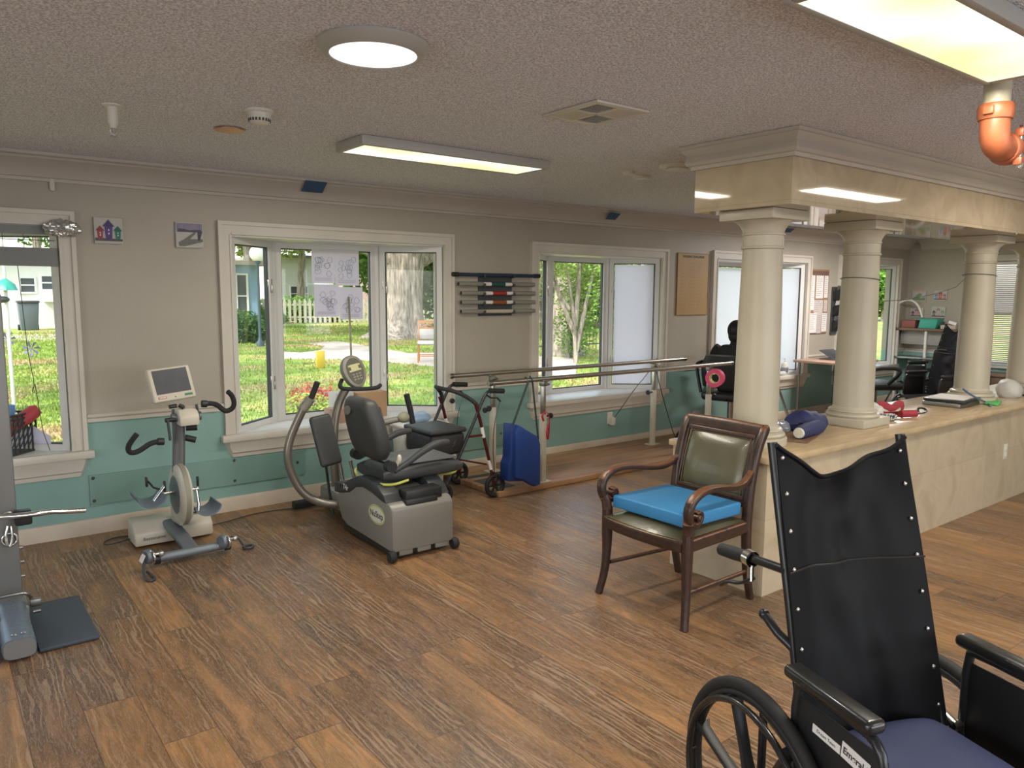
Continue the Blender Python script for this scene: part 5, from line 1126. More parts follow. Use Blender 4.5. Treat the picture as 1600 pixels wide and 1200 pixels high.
tag(MB().tube([wp(1505, 608, y=2.30), wp(1518, 618, y=2.28), wp(1540, 628, z=zt+.008), wp(1548, 634, z=zt+.008)], .007, n=8, smooth=1).build('blue_tubing', mat('tube_blue', (.08, .14, .25), .4)), 'blue flexible tube curving over the ledge in front of the third column', 'tube')
lump('knotted_bag', 'white knotted plastic bag on the ledge between the third and fourth columns', 'bag', (6.98, 2.42, zt), .10, (1.05, .9, .95), mat('white_bag', (.55, .53, .50), .55), .22, 8.)
tag(MB().box((7.35, 2.32, zt+.008), (.45, .12, .012), rot=(0, 0, .05), bev=.002).build('dark_tablet', M_black), 'thin black slab on the ledge beside the white knotted bag', 'tablet')
# walking cane leaning behind the ledge
a_, b_ = wp(1241, 678, y=3.3), wp(1216, 606, y=3.6)
tag(MB().tube([(a_.x+.05, 3.15, 0.01), a_, b_], .012, n=12).build('cane', M_dksteel), 'grey cane leaning on the far side of the half wall, between the first two columns', 'cane')
# ------------------------------------------------------------------ far end of the room
def office_chair(label, loc, rz, seat=.50, top=1.16, armz=.70):
    t = thing('office_chair', label, 'chair', loc, rz)
    MB().tube([(0, .22, seat+.08), (0, .26, seat+.25), (0, .27, (seat+top)/2+.12), (0, .29, top)], .05, flat=[(.44, .08), (.46, .09), (.44, .08), (.34, .05)], n=24, smooth=2, up=(0, 1, 0)).build('backrest', M_black, t)
    MB().box((0, 0, seat-.03), (.48, .48, .09), bev=.035, seg=3).build('seat', M_black, t)
    for sx in (-1, 1): MB().tube([(sx*.25, .20, seat), (sx*.31, .20, armz-.05), (sx*.31, .17, armz), (sx*.31, -.12, armz), (sx*.31, -.14, armz-.06), (sx*.26, -.02, seat)], .02, flat=(.045, .026), smooth=1).build('armrest', M_black, t)
    MB().cyl((0, 0, .12), (0, 0, seat-.07), .03).build('gas_column', M_dksteel, t)
    for k in range(5):
        a_ = 2*PI*k/5; MB().tube([(0, 0, .12), (.28*math.cos(a_), .28*math.sin(a_), .075)], .02, flat=(.04, .03)).build('base_arm', M_black, t); MB().ball((.28*math.cos(a_), .28*math.sin(a_), .03), .03).build('castor', M_rubber, t)
    return t
PX, PY, PRZ = 6.76, 4.96, 1.85
office_chair('black office chair holding the seated person, behind the near rail end', (PX, PY, 0), PRZ, seat=.52, top=.93, armz=.83)
office_chair('black high-backed office chair just right of the second column', (9.15, 4.62, 0), .95, top=1.20)
wheelchair('black high-backed wheelchair standing near the far wall shelf, seen from the side', (10.25, 4.35, 0), -2.15, high=True, cushion=False)
wheelchair('black low-backed wheelchair parked right of the second column, before the office chair', (8.95, 3.75, 0), -2.0, high=False, cushion=False)

def person_mesh(build, voxel, name, mats, parent):
    b = MB(); build(b); me = bpy.data.meshes.new('t'); b.bm.to_mesh(me); b.bm.free(); o = bpy.data.objects.new('t', me); C.objects.link(o)
    r = o.modifiers.new('r', 'REMESH'); r.mode = 'VOXEL'; r.voxel_size = voxel
    s = o.modifiers.new('s', 'SMOOTH'); s.factor = .5; s.iterations = 3
    dg = bpy.context.evaluated_depsgraph_get(); me2 = bpy.data.meshes.new_from_object(o.evaluated_get(dg)); me2.name = name
    bpy.data.objects.remove(o); bpy.data.meshes.remove(me)
    me2.materials.clear()
    for m_ in mats: me2.materials.append(m_)
    me2.shade_smooth(); p = bpy.data.objects.new(name, me2); C.objects.link(p); p.parent = parent; return p
M_jack = mat('black_jacket', (.010, .011, .013), .8, bump=.1, bscale=30); M_skin = mat('skin', (.16, .085, .055), .5); M_trou = mat('dark_trousers', (.018, .02, .028), .8); M_hair = mat('black_hair', (.006, .006, .006), .6, bump=.3, bscale=90); M_shoe = mat('dark_shoe', (.02, .02, .02), .5)
pe = thing('person', 'person in black jacket seated in an office chair by the fourth window, facing away', 'person', (PX, PY, 0), PRZ)
def body(b):
    # pelvis and torso, faces local -Y
    b.tube([(0, -.12, .55), (0, -.10, .62), (0, -.09, .74), (0, -.09, .86), (0, -.085, .96), (0, -.085, 1.02)], .1, flat=[(.36, .24), (.35, .24), (.31, .21), (.35, .23), (.38, .22), (.26, .16)], n=28, smooth=2, up=(0, 1, 0))
    b.tube([(0, -.085, 1.0), (0, -.10, 1.07), (0, -.115, 1.12)], [.062, .054, .055], n=18)
    b.ball((0, -.125, 1.165), .098, sc=(.80, .98, 1.18), n=28); b.ball((0, -.165, 1.125), .065, sc=(.82, .8, .95), n=20)
    b.tube([(0, -.215, 1.175), (0, -.240, 1.145), (0, -.222, 1.13)], [.010, .015, .012], n=10)            # nose
    b.ball((0, -.213, 1.105), .016, sc=(1.5, .5, .5)); b.ball((0, -.205, 1.075), .02, sc=(1, .7, .7))
    for s_ in (-1, 1):
        b.ball((s_*.079, -.115, 1.155), .024, sc=(.4, .8, 1.3)); b.ball((s_*.03, -.206, 1.185), .013, sc=(1.1, .5, .6))
        b.tube([(s_*.165, -.085, .985), (s_*.215, -.09, .93), (s_*.245, -.10, .84), (s_*.25, -.13, .74)], [.066, .062, .052, .046], n=18, smooth=1)
        b.tube([(s_*.25, -.12, .745), (s_*.21, -.24, .70), (s_*.13, -.36, .66)], [.045, .038, .030], n=16, smooth=1)
        b.tube([(s_*.10, -.12, .555), (s_*.12, -.35, .56), (s_*.13, -.53, .55)], [.092, .082, .062], n=20, smooth=1)
        b.tube([(s_*.13, -.53, .55), (s_*.13, -.55, .36), (s_*.13, -.58, .17)], [.06, .056, .042], n=18, smooth=1)
        b.tube([(s_*.13, -.56, .155), (s_*.13, -.64, .145), (s_*.135, -.74, .14)], .03, flat=[(.075, .07), (.085, .06), (.07, .04)], n=16, smooth=1)
        # hand resting on the lap
        hx, hy, hz = s_*.10, -.395, .655
        b.ball((hx, hy, hz), .04, sc=(.95, 1.1, .42), n=18)
        for k in range(4):
            fx = hx+(k-1.5)*.018; ln = (.062, .07, .066, .052)[k]
            b.tube([(fx, hy-.03, hz), (fx-s_*.004, hy-.03-ln*.5, hz-.002), (fx-s_*.006, hy-.03-ln, hz-.018)], [.0092, .0088, .0078], n=10)
        b.tube([(hx-s_*.03, hy+.005, hz), (hx-s_*.052, hy-.03, hz-.002), (hx-s_*.056, hy-.055, hz-.01)], [.0105, .010, .0085], n=10)
bp = person_mesh(body, .0075, 'body', [M_jack, M_skin, M_trou, M_shoe], pe)
for f in bp.data.polygons:
    c_ = f.center
    if c_.z > 1.055: f.material_index = 1
    elif c_.y < -.362 and .60 < c_.z < .68 and abs(c_.x) < .17 and c_.z > .634: f.material_index = 1
    elif c_.z < .19: f.material_index = 3
    elif c_.z < .62: f.material_index = 2
def hair(b):
    b.ball((0, -.098, 1.178), .106, sc=(.88, .93, 1.03), n=30); b.ball((0, -.07, 1.12), .075, sc=(1, .8, 1.1), n=24)
h_ = MB(); hair(h_)
h_.build('hair', M_hair, pe, ang=3.)
tag(lump('floor_bag', 'x y', 'bag', (6.62, 5.30, 0), .17, (.75, .5, 1.0), mat('grey_white_bag', (.30, .30, .29), .5), .4, 7.), 'grey white plastic bag slumped on the floor left of the seated person', 'bag')

# bulletin board, wall organiser, table, sill clutter
M_cork = mat('cork', (.30, .17, .10), .8, var=.15, vscale=30); M_pinkp = mat('pinkish_paper', (.56, .50, .48), .8)
t = thing('bulletin_board', 'brown bulletin board covered with overlapping paper notices right of the fourth window', 'notice board', (9.15, W-.001, 1.06))
MB().bb(-.22, .22, -.014, 0, 0, .82).build('board', M_cork, t)
rr = random.Random(3)
for k, (x0, x1, z0, z1, m_) in enumerate(((-.20, -.11, .30, .74, 0), (-.08, .09, .45, .74, 0), (.11, .20, .46, .74, 0), (-.2, .2, .75, .80, 2), (-.11, .10, .24, .43, 1), (-.2, -.03, .01, .26, 0), (-.02, .08, .0, .27, 1), (.09, .21, .02, .26, 0), (.12, .2, .28, .43, 1))):
    yo = -.0145-.0008*(k % 3+1); n_ = MB().bb(x0, x1, yo-.0006, yo, z0, z1).build('notice', (M_paper, M_pinkp, mat('brown_header', (.16, .09, .07), .8))[m_], t)
    if m_ != 2:
        l_ = MB(); nl = int((z1-z0)/.028)
        for j in range(nl): l_.bb(x0+.015, x0+.015+(x1-x0-.03)*rr.uniform(.4, 1), yo-.0011, yo-.0004, z1-.02-j*.026, z1-.015-j*.026)
        l_.build('print', mat('grey_print', (.28, .25, .25), .8), n_)
t = thing('wall_pocket_rack', 'dark hanging pocket rack on the wall between the notice board and second column', 'wall rack', (9.60, W-.001, 1.04))
MB().bb(-.13, .13, -.02, 0, 0, .62).build('back', M_gasket, t)
for k in range(3): MB().prism([(-.12, -.02, .03+k*.2), (-.12, -.09, .10+k*.2), (-.12, -.10, .19+k*.2), (-.12, -.02, .16+k*.2)], (.24, 0, 0)).build('pocket', M_black, t); MB().box((.02*k-.02, -.055, .20+k*.2), (.17, .03, .06), rot=(.2, .1, 0)).build('leaflets', M_pinkp if k == 1 else M_dgrey, t)
t = thing('side_table', 'light wood topped table under the notice board', 'table', (9.05, 5.08, 0))
MB().box((0, 0, .735), (.95, .6, .03), bev=.006).build('tabletop', mat('pinkish_wood', (.42, .28, .20), .35, var=.1), t)
for sx in (-1, 1):
    for sy in (-1, 1): MB().cyl((sx*.42, sy*.25, 0), (sx*.42, sy*.25, .72), .016).build('leg', M_dksteel, t)
t = thing('laptop', 'half closed dark laptop on the light wood table', 'laptop', (9.05, 5.1, .751)); MB().box((0, 0, .009), (.33, .23, .016), bev=.004).build('base', M_dgrey, t); MB().box((0, .03, .065), (.33, .21, .008), rot=(.5, 0, 0), bev=.003).build('lid', M_gasket, t)
sz4 = .553
t = thing('pump_bottle', 'clear white pump bottle with printed label on the fourth window sill', 'bottle', (8.58, 5.50, sz4))
MB().lathe([(0, 0), (.042, 0), (.044, .01), (.044, .12), (.036, .145), (.014, .155), (.014, .17), (0, .17)]).build('body', M_white, t); MB().cyl((0, 0, .17), (0, 0, .20), .006).box((-.012, 0, .205), (.045, .014, .01), bev=.003).build('pump', M_white, t); MB().lathe([(.0447, .03), (.0452, .03), (.0452, .09), (.0447, .09)]).build('label', mat('grey_label', (.25, .25, .27), .5), t)
tag(MB().box((8.28, 5.52, sz4+.07), (.22, .10, .14), bev=.004).build('brown_box', mat('brown_card', (.12, .075, .05), .6)), 'dark brown box on the fourth window sill beside the white bottle', 'box')
lump('tissue_heap', 'crumpled white tissues on the sill between the brown box and the bottle', 'tissue', (8.44, 5.44, sz4), .06, (1.3, .8, .6), mat('tissue', (.5, .5, .48), .9), .35)
# string looped round the columns
M_str = mat('string', (.10, .095, .08), .8)
for xx, zz in ((4.685, 1.655), (6.46, 1.71)):
    o = MB().ring((xx, 2.50, zz), .1145, .0025, ax=(.10, 0, 1), n=40, m=6).tube([(xx+.11, 2.55, zz-.01), (xx+.118, 2.56, zz-.09)], .0025, n=6); tag(o.build('string_loop', M_str), 'thin string looped round the %s column' % ('second' if xx < 5 else 'third'), 'string')
tag(MB().tube([(4.805, 2.56, 1.565), (5.5, 2.7, 1.50), (6.3, 2.62, 1.60), (6.36, 2.56, 1.69)], .0025, n=6, smooth=1).build('string_line', M_str), 'slack string stretched between the second and third columns', 'string')
# shelf on the right wall
M_shw = mat('brown_shelf', (.16, .10, .065), .4); M_cab = mat('grey_cabinet', (.33, .31, .29), .5)
t = thing('wall_shelf_unit', 'brown topped grey shelf unit against the far wall', 'shelf unit', (11.38, 5.0, 0))
MB().box((0, 0, 1.07), (.30, .86, .035), bev=.004).build('top_board', M_shw, t); MB().box((0, 0, .66), (.30, .86, .03), bev=.004).build('shelf_board', M_dksteel, t)
MB().box((.06, 0, .95), (.16, .80, .20), bev=.004).build('cabinet_box', M_cab, t)
for yy in (-.40, 0, .40): MB().bb(-.13, -.10, yy-.015, yy+.015, 0, 1.05).build('upright', M_white, t)
M_teal = mat('teal_plastic', (.05, .35, .27), .4)
t = thing('storage_bin', 'teal green plastic bin on the far wall shelf', 'bin', (11.33, 4.98, 1.089)); MB().prism([(-.09, -.11, 0), (.09, -.11, 0), (.10, -.14, .13), (-.10, -.14, .13)], (0, .24, 0), bev=.008).build('tub', M_teal, t); MB().box((0, .01, .135), (.22, .29, .012), bev=.004).build('rim', M_teal, t)
t = thing('storage_box', 'dull red box on the far wall shelf, left of the teal bin', 'box', (11.33, 5.25, 1.089)); MB().box((0, 0, .055), (.16, .19, .11), bev=.006).build('carton', mat('dull_red', (.24, .07, .06), .6), t)
t = thing('paper_tray', 'beige tray with loose papers on the far wall shelf, right of the teal bin', 'tray', (11.33, 4.70, 1.089)); MB().box((0, 0, .03), (.2, .2, .055), bev=.005).build('tray', mat('beige_tray', (.42, .36, .28), .6), t); MB().box((0, -.03, .075), (.15, .10, .04), rot=(.3, .2, .2)).build('papers', M_paper, t)
t = thing('arc_hoop', 'white arched hose lamp with a black and white striped base on the far shelf', 'lamp', (11.25, 5.38, 1.089)); L = dict(parent=t, local=False)
pts = [wp(1385, 508, x=11.27), wp(1387, 498, x=11.27), wp(1393, 487, x=11.27)]
zb = MB(); zw = MB()
for k in range(9):
    p = pts[0].lerp(pts[2], k/8); (zb if k % 2 else zw).lathe([(0, -.011), (.032, -.011), (.032, .011), (0, .011)], c=p, ax=(pts[2]-pts[0]))
zb.build('dark_band', M_black, **L); zw.build('pale_band', M_white, **L)
MB().tube([wp(*p, x=11.27) for p in ((1393, 487), (1402, 475), (1416, 468), (1428, 470), (1437, 480), (1441, 496))], .015, n=12, smooth=2).build('hose', M_white, **L)
t = thing('low_sideboard', 'brown wooden low sideboard beneath the blind-covered window', 'cabinet', (11.3, 4.0, 0))
MB().bb(-.22, .20, -.5, .5, .02, .50, bev=.005).build('carcass', M_shw, t); MB().bb(-.24, .21, -.52, .52, .50, .53, bev=.005).build('top', mat('brown_top', (.22, .14, .09), .4), t)
for k in range(3): d_ = MB().bb(-.235, -.221, -.48+k*.325, -.17+k*.325, .06, .47, bev=.003).build('door', M_shw, t); MB().cyl((-.235, -.2+k*.325, .3), (-.25, -.2+k*.325, .3), .012).build('knob', M_steel, d_)
t = thing('wall_socket', 'white wall socket low on the teal wall under the notice board', 'outlet', (9.62, W, .42)); MB().box((0, -.004, 0), (.075, .007, .12), bev=.002).build('plate', M_white, t)

# ------------------------------------------------------------------ outdoors
GZ = -.12
g = MB().bb(-40, 90, W+WT+.01, 110, GZ-.3, GZ).build('lawn', M_grass); g['kind'] = 'structure'
M_path = mat('sandy_concrete', (.50, .42, .36), .85, var=.18, vscale=1.2)
def flatpoly(name, px, h_, m_):
    p = [wp(x, y, z=GZ) for x, y in px]; b = MB(); b.prism([(q.x, q.y, GZ-.01) for q in p], (0, 0, h_+.01)); o = b.build(name, m_); o['kind'] = 'structure'; return o
PATH1 = [(425, 549), (470, 552), (500, 548), (508, 541), (480, 537), (530, 534), (600, 546), (640, 553), (720, 552), (900, 560), (900, 590), (720, 578), (640, 569), (590, 565), (530, 562), (456, 561), (425, 562)]
flatpoly('path', PATH1, .02, M_path)
flatpoly('path.001', [(-60, 525), (120, 522), (250, 520), (250, 526), (120, 530), (-60, 535)], .02, M_path)
# grass tufts: one object
import array
PATHS = [[(lambda q: (q.x, q.y))(wp(x, y, z=GZ)) for x, y in px] for px in (PATH1,)]
def inside(x, y, P_):
    c = False
    for (x1, y1), (x2, y2) in zip(P_, P_[1:]+P_[:1]):
        if (y1 > y) != (y2 > y) and x < (x2-x1)*(y-y1)/(y2-y1)+x1: c = not c
    return c
def grass():
    r_ = random.Random(5); vs_, fs_ = [], []
    def blade(x, y, h_, w_):
        a = r_.uniform(0, PI); dx, dy = math.cos(a)*w_, math.sin(a)*w_; lx, ly = r_.uniform(-.5, .5)*h_, r_.uniform(-.5, .5)*h_; n_ = len(vs_)
        vs_.extend([(x-dx, y-dy, GZ), (x+dx, y+dy, GZ), (x+lx, y+ly, GZ+h_)]); fs_.append((n_, n_+1, n_+2))
    for k in range(42000):
        d = 6.0+30*r_.random()**1.3; u = r_.choice(((-15, 110), (355, 690), (355, 690), (840, 935))); px = r_.uniform(*u); q = wp(px, 520, y=d)
        if any(inside(q.x, d, P_) for P_ in PATHS): continue
        blade(q.x, d, r_.uniform(.015, .05)*(1+d/30), .006*(1+d/12))
    me = bpy.data.meshes.new('grass'); me.from_pydata(vs_, [], fs_); me.materials.append(M_gb1); o = bpy.data.objects.new('grass', me); C.objects.link(o); return o
M_gb1 = mk_leaf('grass_blade', (.25, .33, .07), True); gr = grass(); tag(gr, 'short sunlit green grass blades growing on the lawn outside', 'grass', kind='stuff')
def foliage(name, blobs, n, leaf, m_, parent=None, seed=1):
    r_ = random.Random(seed); vs_, fs_ = [], []
    for k in range(n):
        c, R = r_.choice(blobs); v = Vector((r_.gauss(0, 1), r_.gauss(0, 1), r_.gauss(0, 1))).normalized()*(r_.random()**.45)
        p = Vector(c)+Vector((v.x*R[0], v.y*R[1], v.z*R[2])); a = Vector((r_.gauss(0, 1), r_.gauss(0, 1), r_.gauss(0, 1))).normalized(); b_ = a.orthogonal().normalized(); s_ = leaf*r_.uniform(.6, 1.3); i = len(vs_)
        vs_.extend([p-a*s_, p+b_*s_*.45, p+a*s_, p-b_*s_*.45]); fs_.append((i, i+1, i+2, i+3))
    me = bpy.data.meshes.new(name); me.from_pydata(vs_, [], fs_); me.materials.append(m_); o = bpy.data.objects.new(name, me); C.objects.link(o)
    if parent is not None: me.transform(pm(parent).inverted()); o.parent = parent
    return o
L_lt = mk_leaf('light_leaf', (.30, .38, .10)); L_md = mk_leaf('mid_leaf', (.14, .26, .05)); L_dk = mk_leaf('dark_leaf', (.06, .13, .04)); L_rd = mk_leaf('red_leaf', (.45, .10, .10))
# big oak
q = wp(630, 528, z=GZ); X, Y = q.x, q.y
oak = thing('oak_tree', 'huge old tree with a thick furrowed grey trunk on the lawn', 'tree', (X, Y, GZ)); L = dict(parent=oak, local=False)
def oakm():
    b = MB(); t = bmesh.new(); rings = []
    for k in range(26):
        h_ = k/25*7.; rad = .58+.75*math.exp(-h_*2.2)+.03*h_
        ring = []
        for j in range(48):
            a = 2*PI*j/48; fl_ = 1+.34*math.exp(-h_*1.6)*math.sin(5*a+1)+.07*math.sin(9*a+h_*.5)+.04*math.sin(17*a+h_); ring.append(t.verts.new((X+.04*h_+rad*fl_*math.cos(a), Y+rad*fl_*math.sin(a), GZ+h_-.02)))
        rings.append(ring)
    for r1, r2 in zip(rings, rings[1:]):
        for j in range(48): t.faces.new((r1[j], r1[(j+1) % 48], r2[(j+1) % 48], r2[j]))
    b._add(t)
    for a, h0, ln, e in ((0.2, 2.6, 6, 1.6), (2.6, 2.8, 6.5, 2.2), (4.3, 3.2, 5, 2.8), (5.3, 4, 5, 3.), (1.4, 3.6, 5, 2.5)):
        d = Vector((math.cos(a), math.sin(a), 0)); b.tube([Vector((X, Y, GZ+h0))+d*.2, Vector((X, Y, GZ+h0+e*.5))+d*ln*.35, Vector((X, Y, GZ+h0+e*.8))+d*ln*.7, Vector((X, Y, GZ+h0+e))+d*ln], [.34, .26, .17, .06], n=14, smooth=2)
    return b
oakm().build('trunk', M_bark, ang=3., **L)
foliage('crown', [((X+2.5, Y-1, 5.2), (4, 4, 1.6)), ((X-5, Y+2, 6.6), (4, 4, 1.6)), ((X+5, Y+2, 4.9), (3.5, 3.5, 1.6)), ((X, Y+3, 7), (6, 4, 2)), ((X-2, Y-4, 6.8), (4, 3, 1.2)), ((X+3.5, Y+1, 3.9), (2.4, 3, .9)), ((X+6, Y+4, 3.), (2., 3, 1.2))], 15000, .19, L_lt, oak, 2)
q = wp(594, 502, z=GZ); b = MB().tube([(q.x, q.y, GZ), (q.x+.05, q.y, .6), (q.x-.1, q.y, 3), (q.x+.5, q.y, 9)], [.95, .55, .5, .45], n=20, smooth=2)
tr = thing('slim_tree', 'paler tree trunk further back beside the big oak, near the mullion', 'tree', (q.x, q.y, GZ)); b.build('trunk', M_bark, tr, local=False); foliage('crown', [((q.x, q.y, 8), (6, 3, 2.2)), ((q.x+5, q.y+3, 6), (4, 3, 2.5))], 4500, .28, L_lt, tr, 3)
# background trees
for k, (px, d, h_, lab, m_, n_) in enumerate(((385, 46, 7.5, 'pale leafy tree behind the blue house', L_lt, 6000), (470, 50, 8, 'pale leafy tree behind the white building', L_lt, 5000), (668, 44, 5., 'dense tree right of the big oak trunk', L_md, 8000), (60, 55, 8, 'tree behind the white house', L_md, 4000), (690, 30, 4.2, 'low drooping tree at the right pane edge', L_md, 6000))):
    q = wp(px, 500, y=d); t = thing('background_tree', lab+' outside', 'tree', (q.x, d, GZ), 0, 'trees in the garden'); MB().tube([(0, 0, 0), (.2, 0, h_*.5), (0, 0, h_)], [.35, .25, .08], n=10).build('trunk', M_bark, t)
    foliage('crown', [((q.x, d, h_), (4.5, 3, 2.6)), ((q.x+2, d+2, h_-2), (3.5, 3, 2.)), ((q.x-2.5, d+1, h_-1), (3, 3, 1.8))], n_, .24, m_, t, 10+k)
for k, (tx, ty, cx_, cy_, hh) in enumerate(((-3.2, 11.5, -2.2, 10.5, 6.5), (-2.4, 19, 2.0, 18, 7.5), (-1.5, 31, 6, 27, 8.))):  # out-of-view trees, added to throw dappled shade on the visible lawn
    t = thing('shade_tree', ['tall spreading tree shading the lawn nearest the windows, left of the view', 'tall spreading tree whose shade falls across the path, left of the view', 'tall spreading tree shading the lawn by the fence, left of the view'][k], 'tree', (tx, ty, GZ), 0, 'trees in the garden')
    MB().tube([(tx, ty, GZ), (tx+.1, ty, 3), (tx+(cx_-tx)*.4, ty+(cy_-ty)*.4, 5), (cx_, cy_, hh)], [.34, .26, .2, .08], n=12, smooth=1).build('trunk', M_bark, t, local=False)
    foliage('crown', [((cx_+dx, cy_+dy, hh+dz), (1.9, 1.5, .8)) for dx, dy, dz in ((0, 0, 0), (3.5, 1, .4), (-2.5, 2, .3), (1.5, 3.5, -.2), (5.5, 2.8, .2), (2.5, -2.4, .4))], 4200, .15, L_md, t, 70+k)
# hedges and shrubs
def shrub(px, py, rx, ry, rz_, lab, m_, n_=2500, leaf=.06, seed=20, hy=None):
    q = wp(px, py, z=GZ); t = thing('shrub', lab, 'shrub', (q.x, q.y, GZ), 0, 'shrubs in the garden'); foliage('leaves', [((q.x, q.y, GZ+rz_), (rx, ry, rz_)), ((q.x+rx*.5, q.y, GZ+rz_*.7), (rx*.6, ry, rz_*.7))], n_, leaf, m_, t, seed)
    b = MB()
    for k in range(5): a = k*1.3; b.tube([(.05*math.cos(a), .05*math.sin(a), 0), (rx*.5*math.cos(a), ry*.5*math.sin(a), rz_*1.3)], .012*(1+rz_), n=6)
    b.build('stems', M_bark, t); return t
shrub(375, 536, .9, .7, .55, 'dark green shrub at the left edge of the second window', L_dk, 4500, .07, 21)
shrub(372, 512, 2.2, 1, .55, 'low bushy shrub below the blue house', L_md, 4000, .1, 22)
shrub(470, 504, 3.2, 1, .75, 'shrub mass along the picket fence', L_md, 5000, .12, 23)
shrub(8, 508, 1.6, 1, .75, 'round green shrub at the white house corner', L_lt, 2500, .1, 24)
shrub(96, 506, .9, .8, .8, 'green shrub right of the bin', L_lt, 2000, .09, 25)
shrub(492, 640, .42, .35, .20, 'red and green flowering shrub just outside the second window', L_rd, 1100, .03, 26); shrub(475, 655, .4, .35, .18, 'low green shrub with white flowers right outside the middle pane', L_lt, 900, .03, 27)
# picket fence
M_pk = mat('weathered_picket', (.40, .38, .30), .8, var=.15, vscale=2)
a_, b_ = wp(380, 507, z=GZ), wp(735, 503, z=GZ); fn = thing('picket_fence', 'pale weathered picket fence across the back of the lawn', 'fence', (a_.x, a_.y, GZ)); L = dict(parent=fn, local=False)
d = (b_-a_); ln = d.length; d.normalize(); nx = Vector((-d.y, d.x, 0)); ang_ = math.atan2(d.y, d.x); bk_, bp_k, br_ = MB(), MB(), MB(); k = 0; npk = int(ln/.26)
for k in range(npk):
    p = a_+d*(k*.26); bk_.prism([Vector((p.x-d.x*.07, p.y-d.y*.07, GZ+.05)), Vector((p.x+d.x*.07, p.y+d.y*.07, GZ+.05)), Vector((p.x+d.x*.07, p.y+d.y*.07, GZ+1.2)), Vector((p.x, p.y, GZ+1.32)), Vector((p.x-d.x*.07, p.y-d.y*.07, GZ+1.2))], nx*.03)
for h_ in (.35, 1.0): br_.box(((a_.x+b_.x)/2+nx.x*.06, (a_.y+b_.y)/2+nx.y*.06, GZ+h_), (ln, .05, .09), rot=(0, 0, ang_))
bk_.build('pickets', M_pk, **L); br_.build('rails', M_pk, **L)
# lamp post
q = wp(407, 541, z=GZ); t = thing('lamp_post', 'tall slim garden lamp post with a white globe', 'street lamp', (q.x, q.y, GZ)); MB().lathe([(0, 0), (.12, 0), (.12, .1), (.06, .2), (.045, .3), (.04, 2.5), (.09, 2.56), (.09, 2.62), (0, 2.62)]).build('pole', mat('lamp_green', (.05, .08, .10), .5), t); MB().ball((0, 0, 2.83), .24, n=28).build('globe', mat('white_globe', (.75, .75, .73), .3), t)
# outdoor chair
q = wp(668, 567, z=GZ); t = thing('garden_chair', 'wooden dining chair with grey back and pale seat standing on the path outside', 'chair', (q.x, q.y, GZ+.02), -.55)
M_oc = mat('orange_wood', (.38, .17, .07), .5); M_gyf = mat('grey_fabric', (.38, .35, .33), .8)
for sx in (-1, 1): MB().tube([(sx*.2, .22, 0), (sx*.2, .22, .45), (sx*.2, .28, .98)], .02, flat=(.035, .035)).build('leg', M_oc, t); MB().tube([(sx*.22, -.22, 0), (sx*.22, -.22, .45)], .02, flat=(.035, .035)).build('leg', M_oc, t)
MB().box((0, .275, .96), (.42, .025, .06)).box((0, .26, .80), (.4, .02, .04)).tube([(-.19, .27, .82), (.19, .275, .94)], .01).tube([(.19, .27, .82), (-.19, .275, .94)], .01).build('back_rail', M_oc, t); MB().box((0, .245, .66), (.38, .03, .24), bev=.01).build('back_pad', M_gyf, t)
MB().box((0, 0, .47), (.46, .46, .07), bev=.02).build('seat', mat('lilac_seat', (.50, .48, .52), .7), t); MB().box((0, -.22, .16), (.42, .02, .025)).box((0, .22, .16), (.4, .02, .025)).build('stretcher', M_oc, t)
q = wp(501, 575, z=GZ); tag(MB().bb(q.x-.10, q.x+.10, q.y-.03, q.y+.03, GZ, GZ+.38, bev=.01).build('utility_marker', mat('yellow_paint', (.60, .42, .05), .5)), 'small yellow marker post in the grass outside', 'marker post')
# buildings
M_wh = mat('white_siding', (.66, .66, .64), .7, var=.05, vscale=1); M_blh = mat('pale_blue_siding', (.24, .36, .55), .7, var=.1, vscale=1); M_roof = mat('brown_roof', (.25, .22, .20), .8); M_dwin = mat('dark_window', (.06, .07, .08), .2)
def building(name, lab, px0, px1, d, hw_, wallm, wins=(), roof=True, dep=8):
    a_, b_ = wp(px0, 500, y=d), wp(px1, 500, y=d); t = thing(name, lab, 'building', ((a_.x+b_.x)/2, d, GZ)); L = dict(parent=t, local=False)
    MB().bb(a_.x, b_.x, d, d+dep, GZ, hw_).build('wall', wallm, **L)
    if roof: MB().prism([(a_.x-.5, d-.6, hw_), (b_.x+.5, d-.6, hw_), (b_.x+.5, d-.6, hw_+.18), (b_.x-.6, d+dep/2, hw_+2.0), (a_.x+.6, d+dep/2, hw_+2.0), (a_.x-.5, d-.6, hw_+.18)][:3]+[(a_.x-.5, d-.6, hw_+.18)], (0, dep+1, 0)).build('roof', M_roof, **L)
    for x0, x1, y0, y1 in wins:
        p, q_ = wp(x0, y1, y=d), wp(x1, y0, y=d); w_ = MB(); e = .08
        w_.bb(p.x-e, p.x, d-.06, d, p.z-e, q_.z+e).bb(q_.x, q_.x+e, d-.06, d, p.z-e, q_.z+e).bb(p.x, q_.x, d-.06, d, q_.z, q_.z+e).bb(p.x, q_.x, d-.06, d, p.z-e, p.z).bb(p.x, q_.x, d-.04, d, (p.z+q_.z)/2-.03, (p.z+q_.z)/2+.03)
        f_ = w_.build('window', M_wh, **L); MB().bb(p.x, q_.x, d-.02, d-.001, p.z, q_.z).build('pane', M_dwin, parent=f_, local=False)
    return t
building('white_house', 'white house with dark windows and roof seen through the left window', -60, 130, 40, 3.2, M_wh, [(33, 53, 435, 456), (66, 95, 432, 452)])
building('blue_shed', 'pale blue garden building at the left of the second window', 330, 404, 34, 2.7, M_blh, [(372, 384, 430, 495)])
building('white_building', 'white building with a porch behind the picket fence', 440, 492, 52, 3.9, M_wh, [(455, 480, 448, 470)])
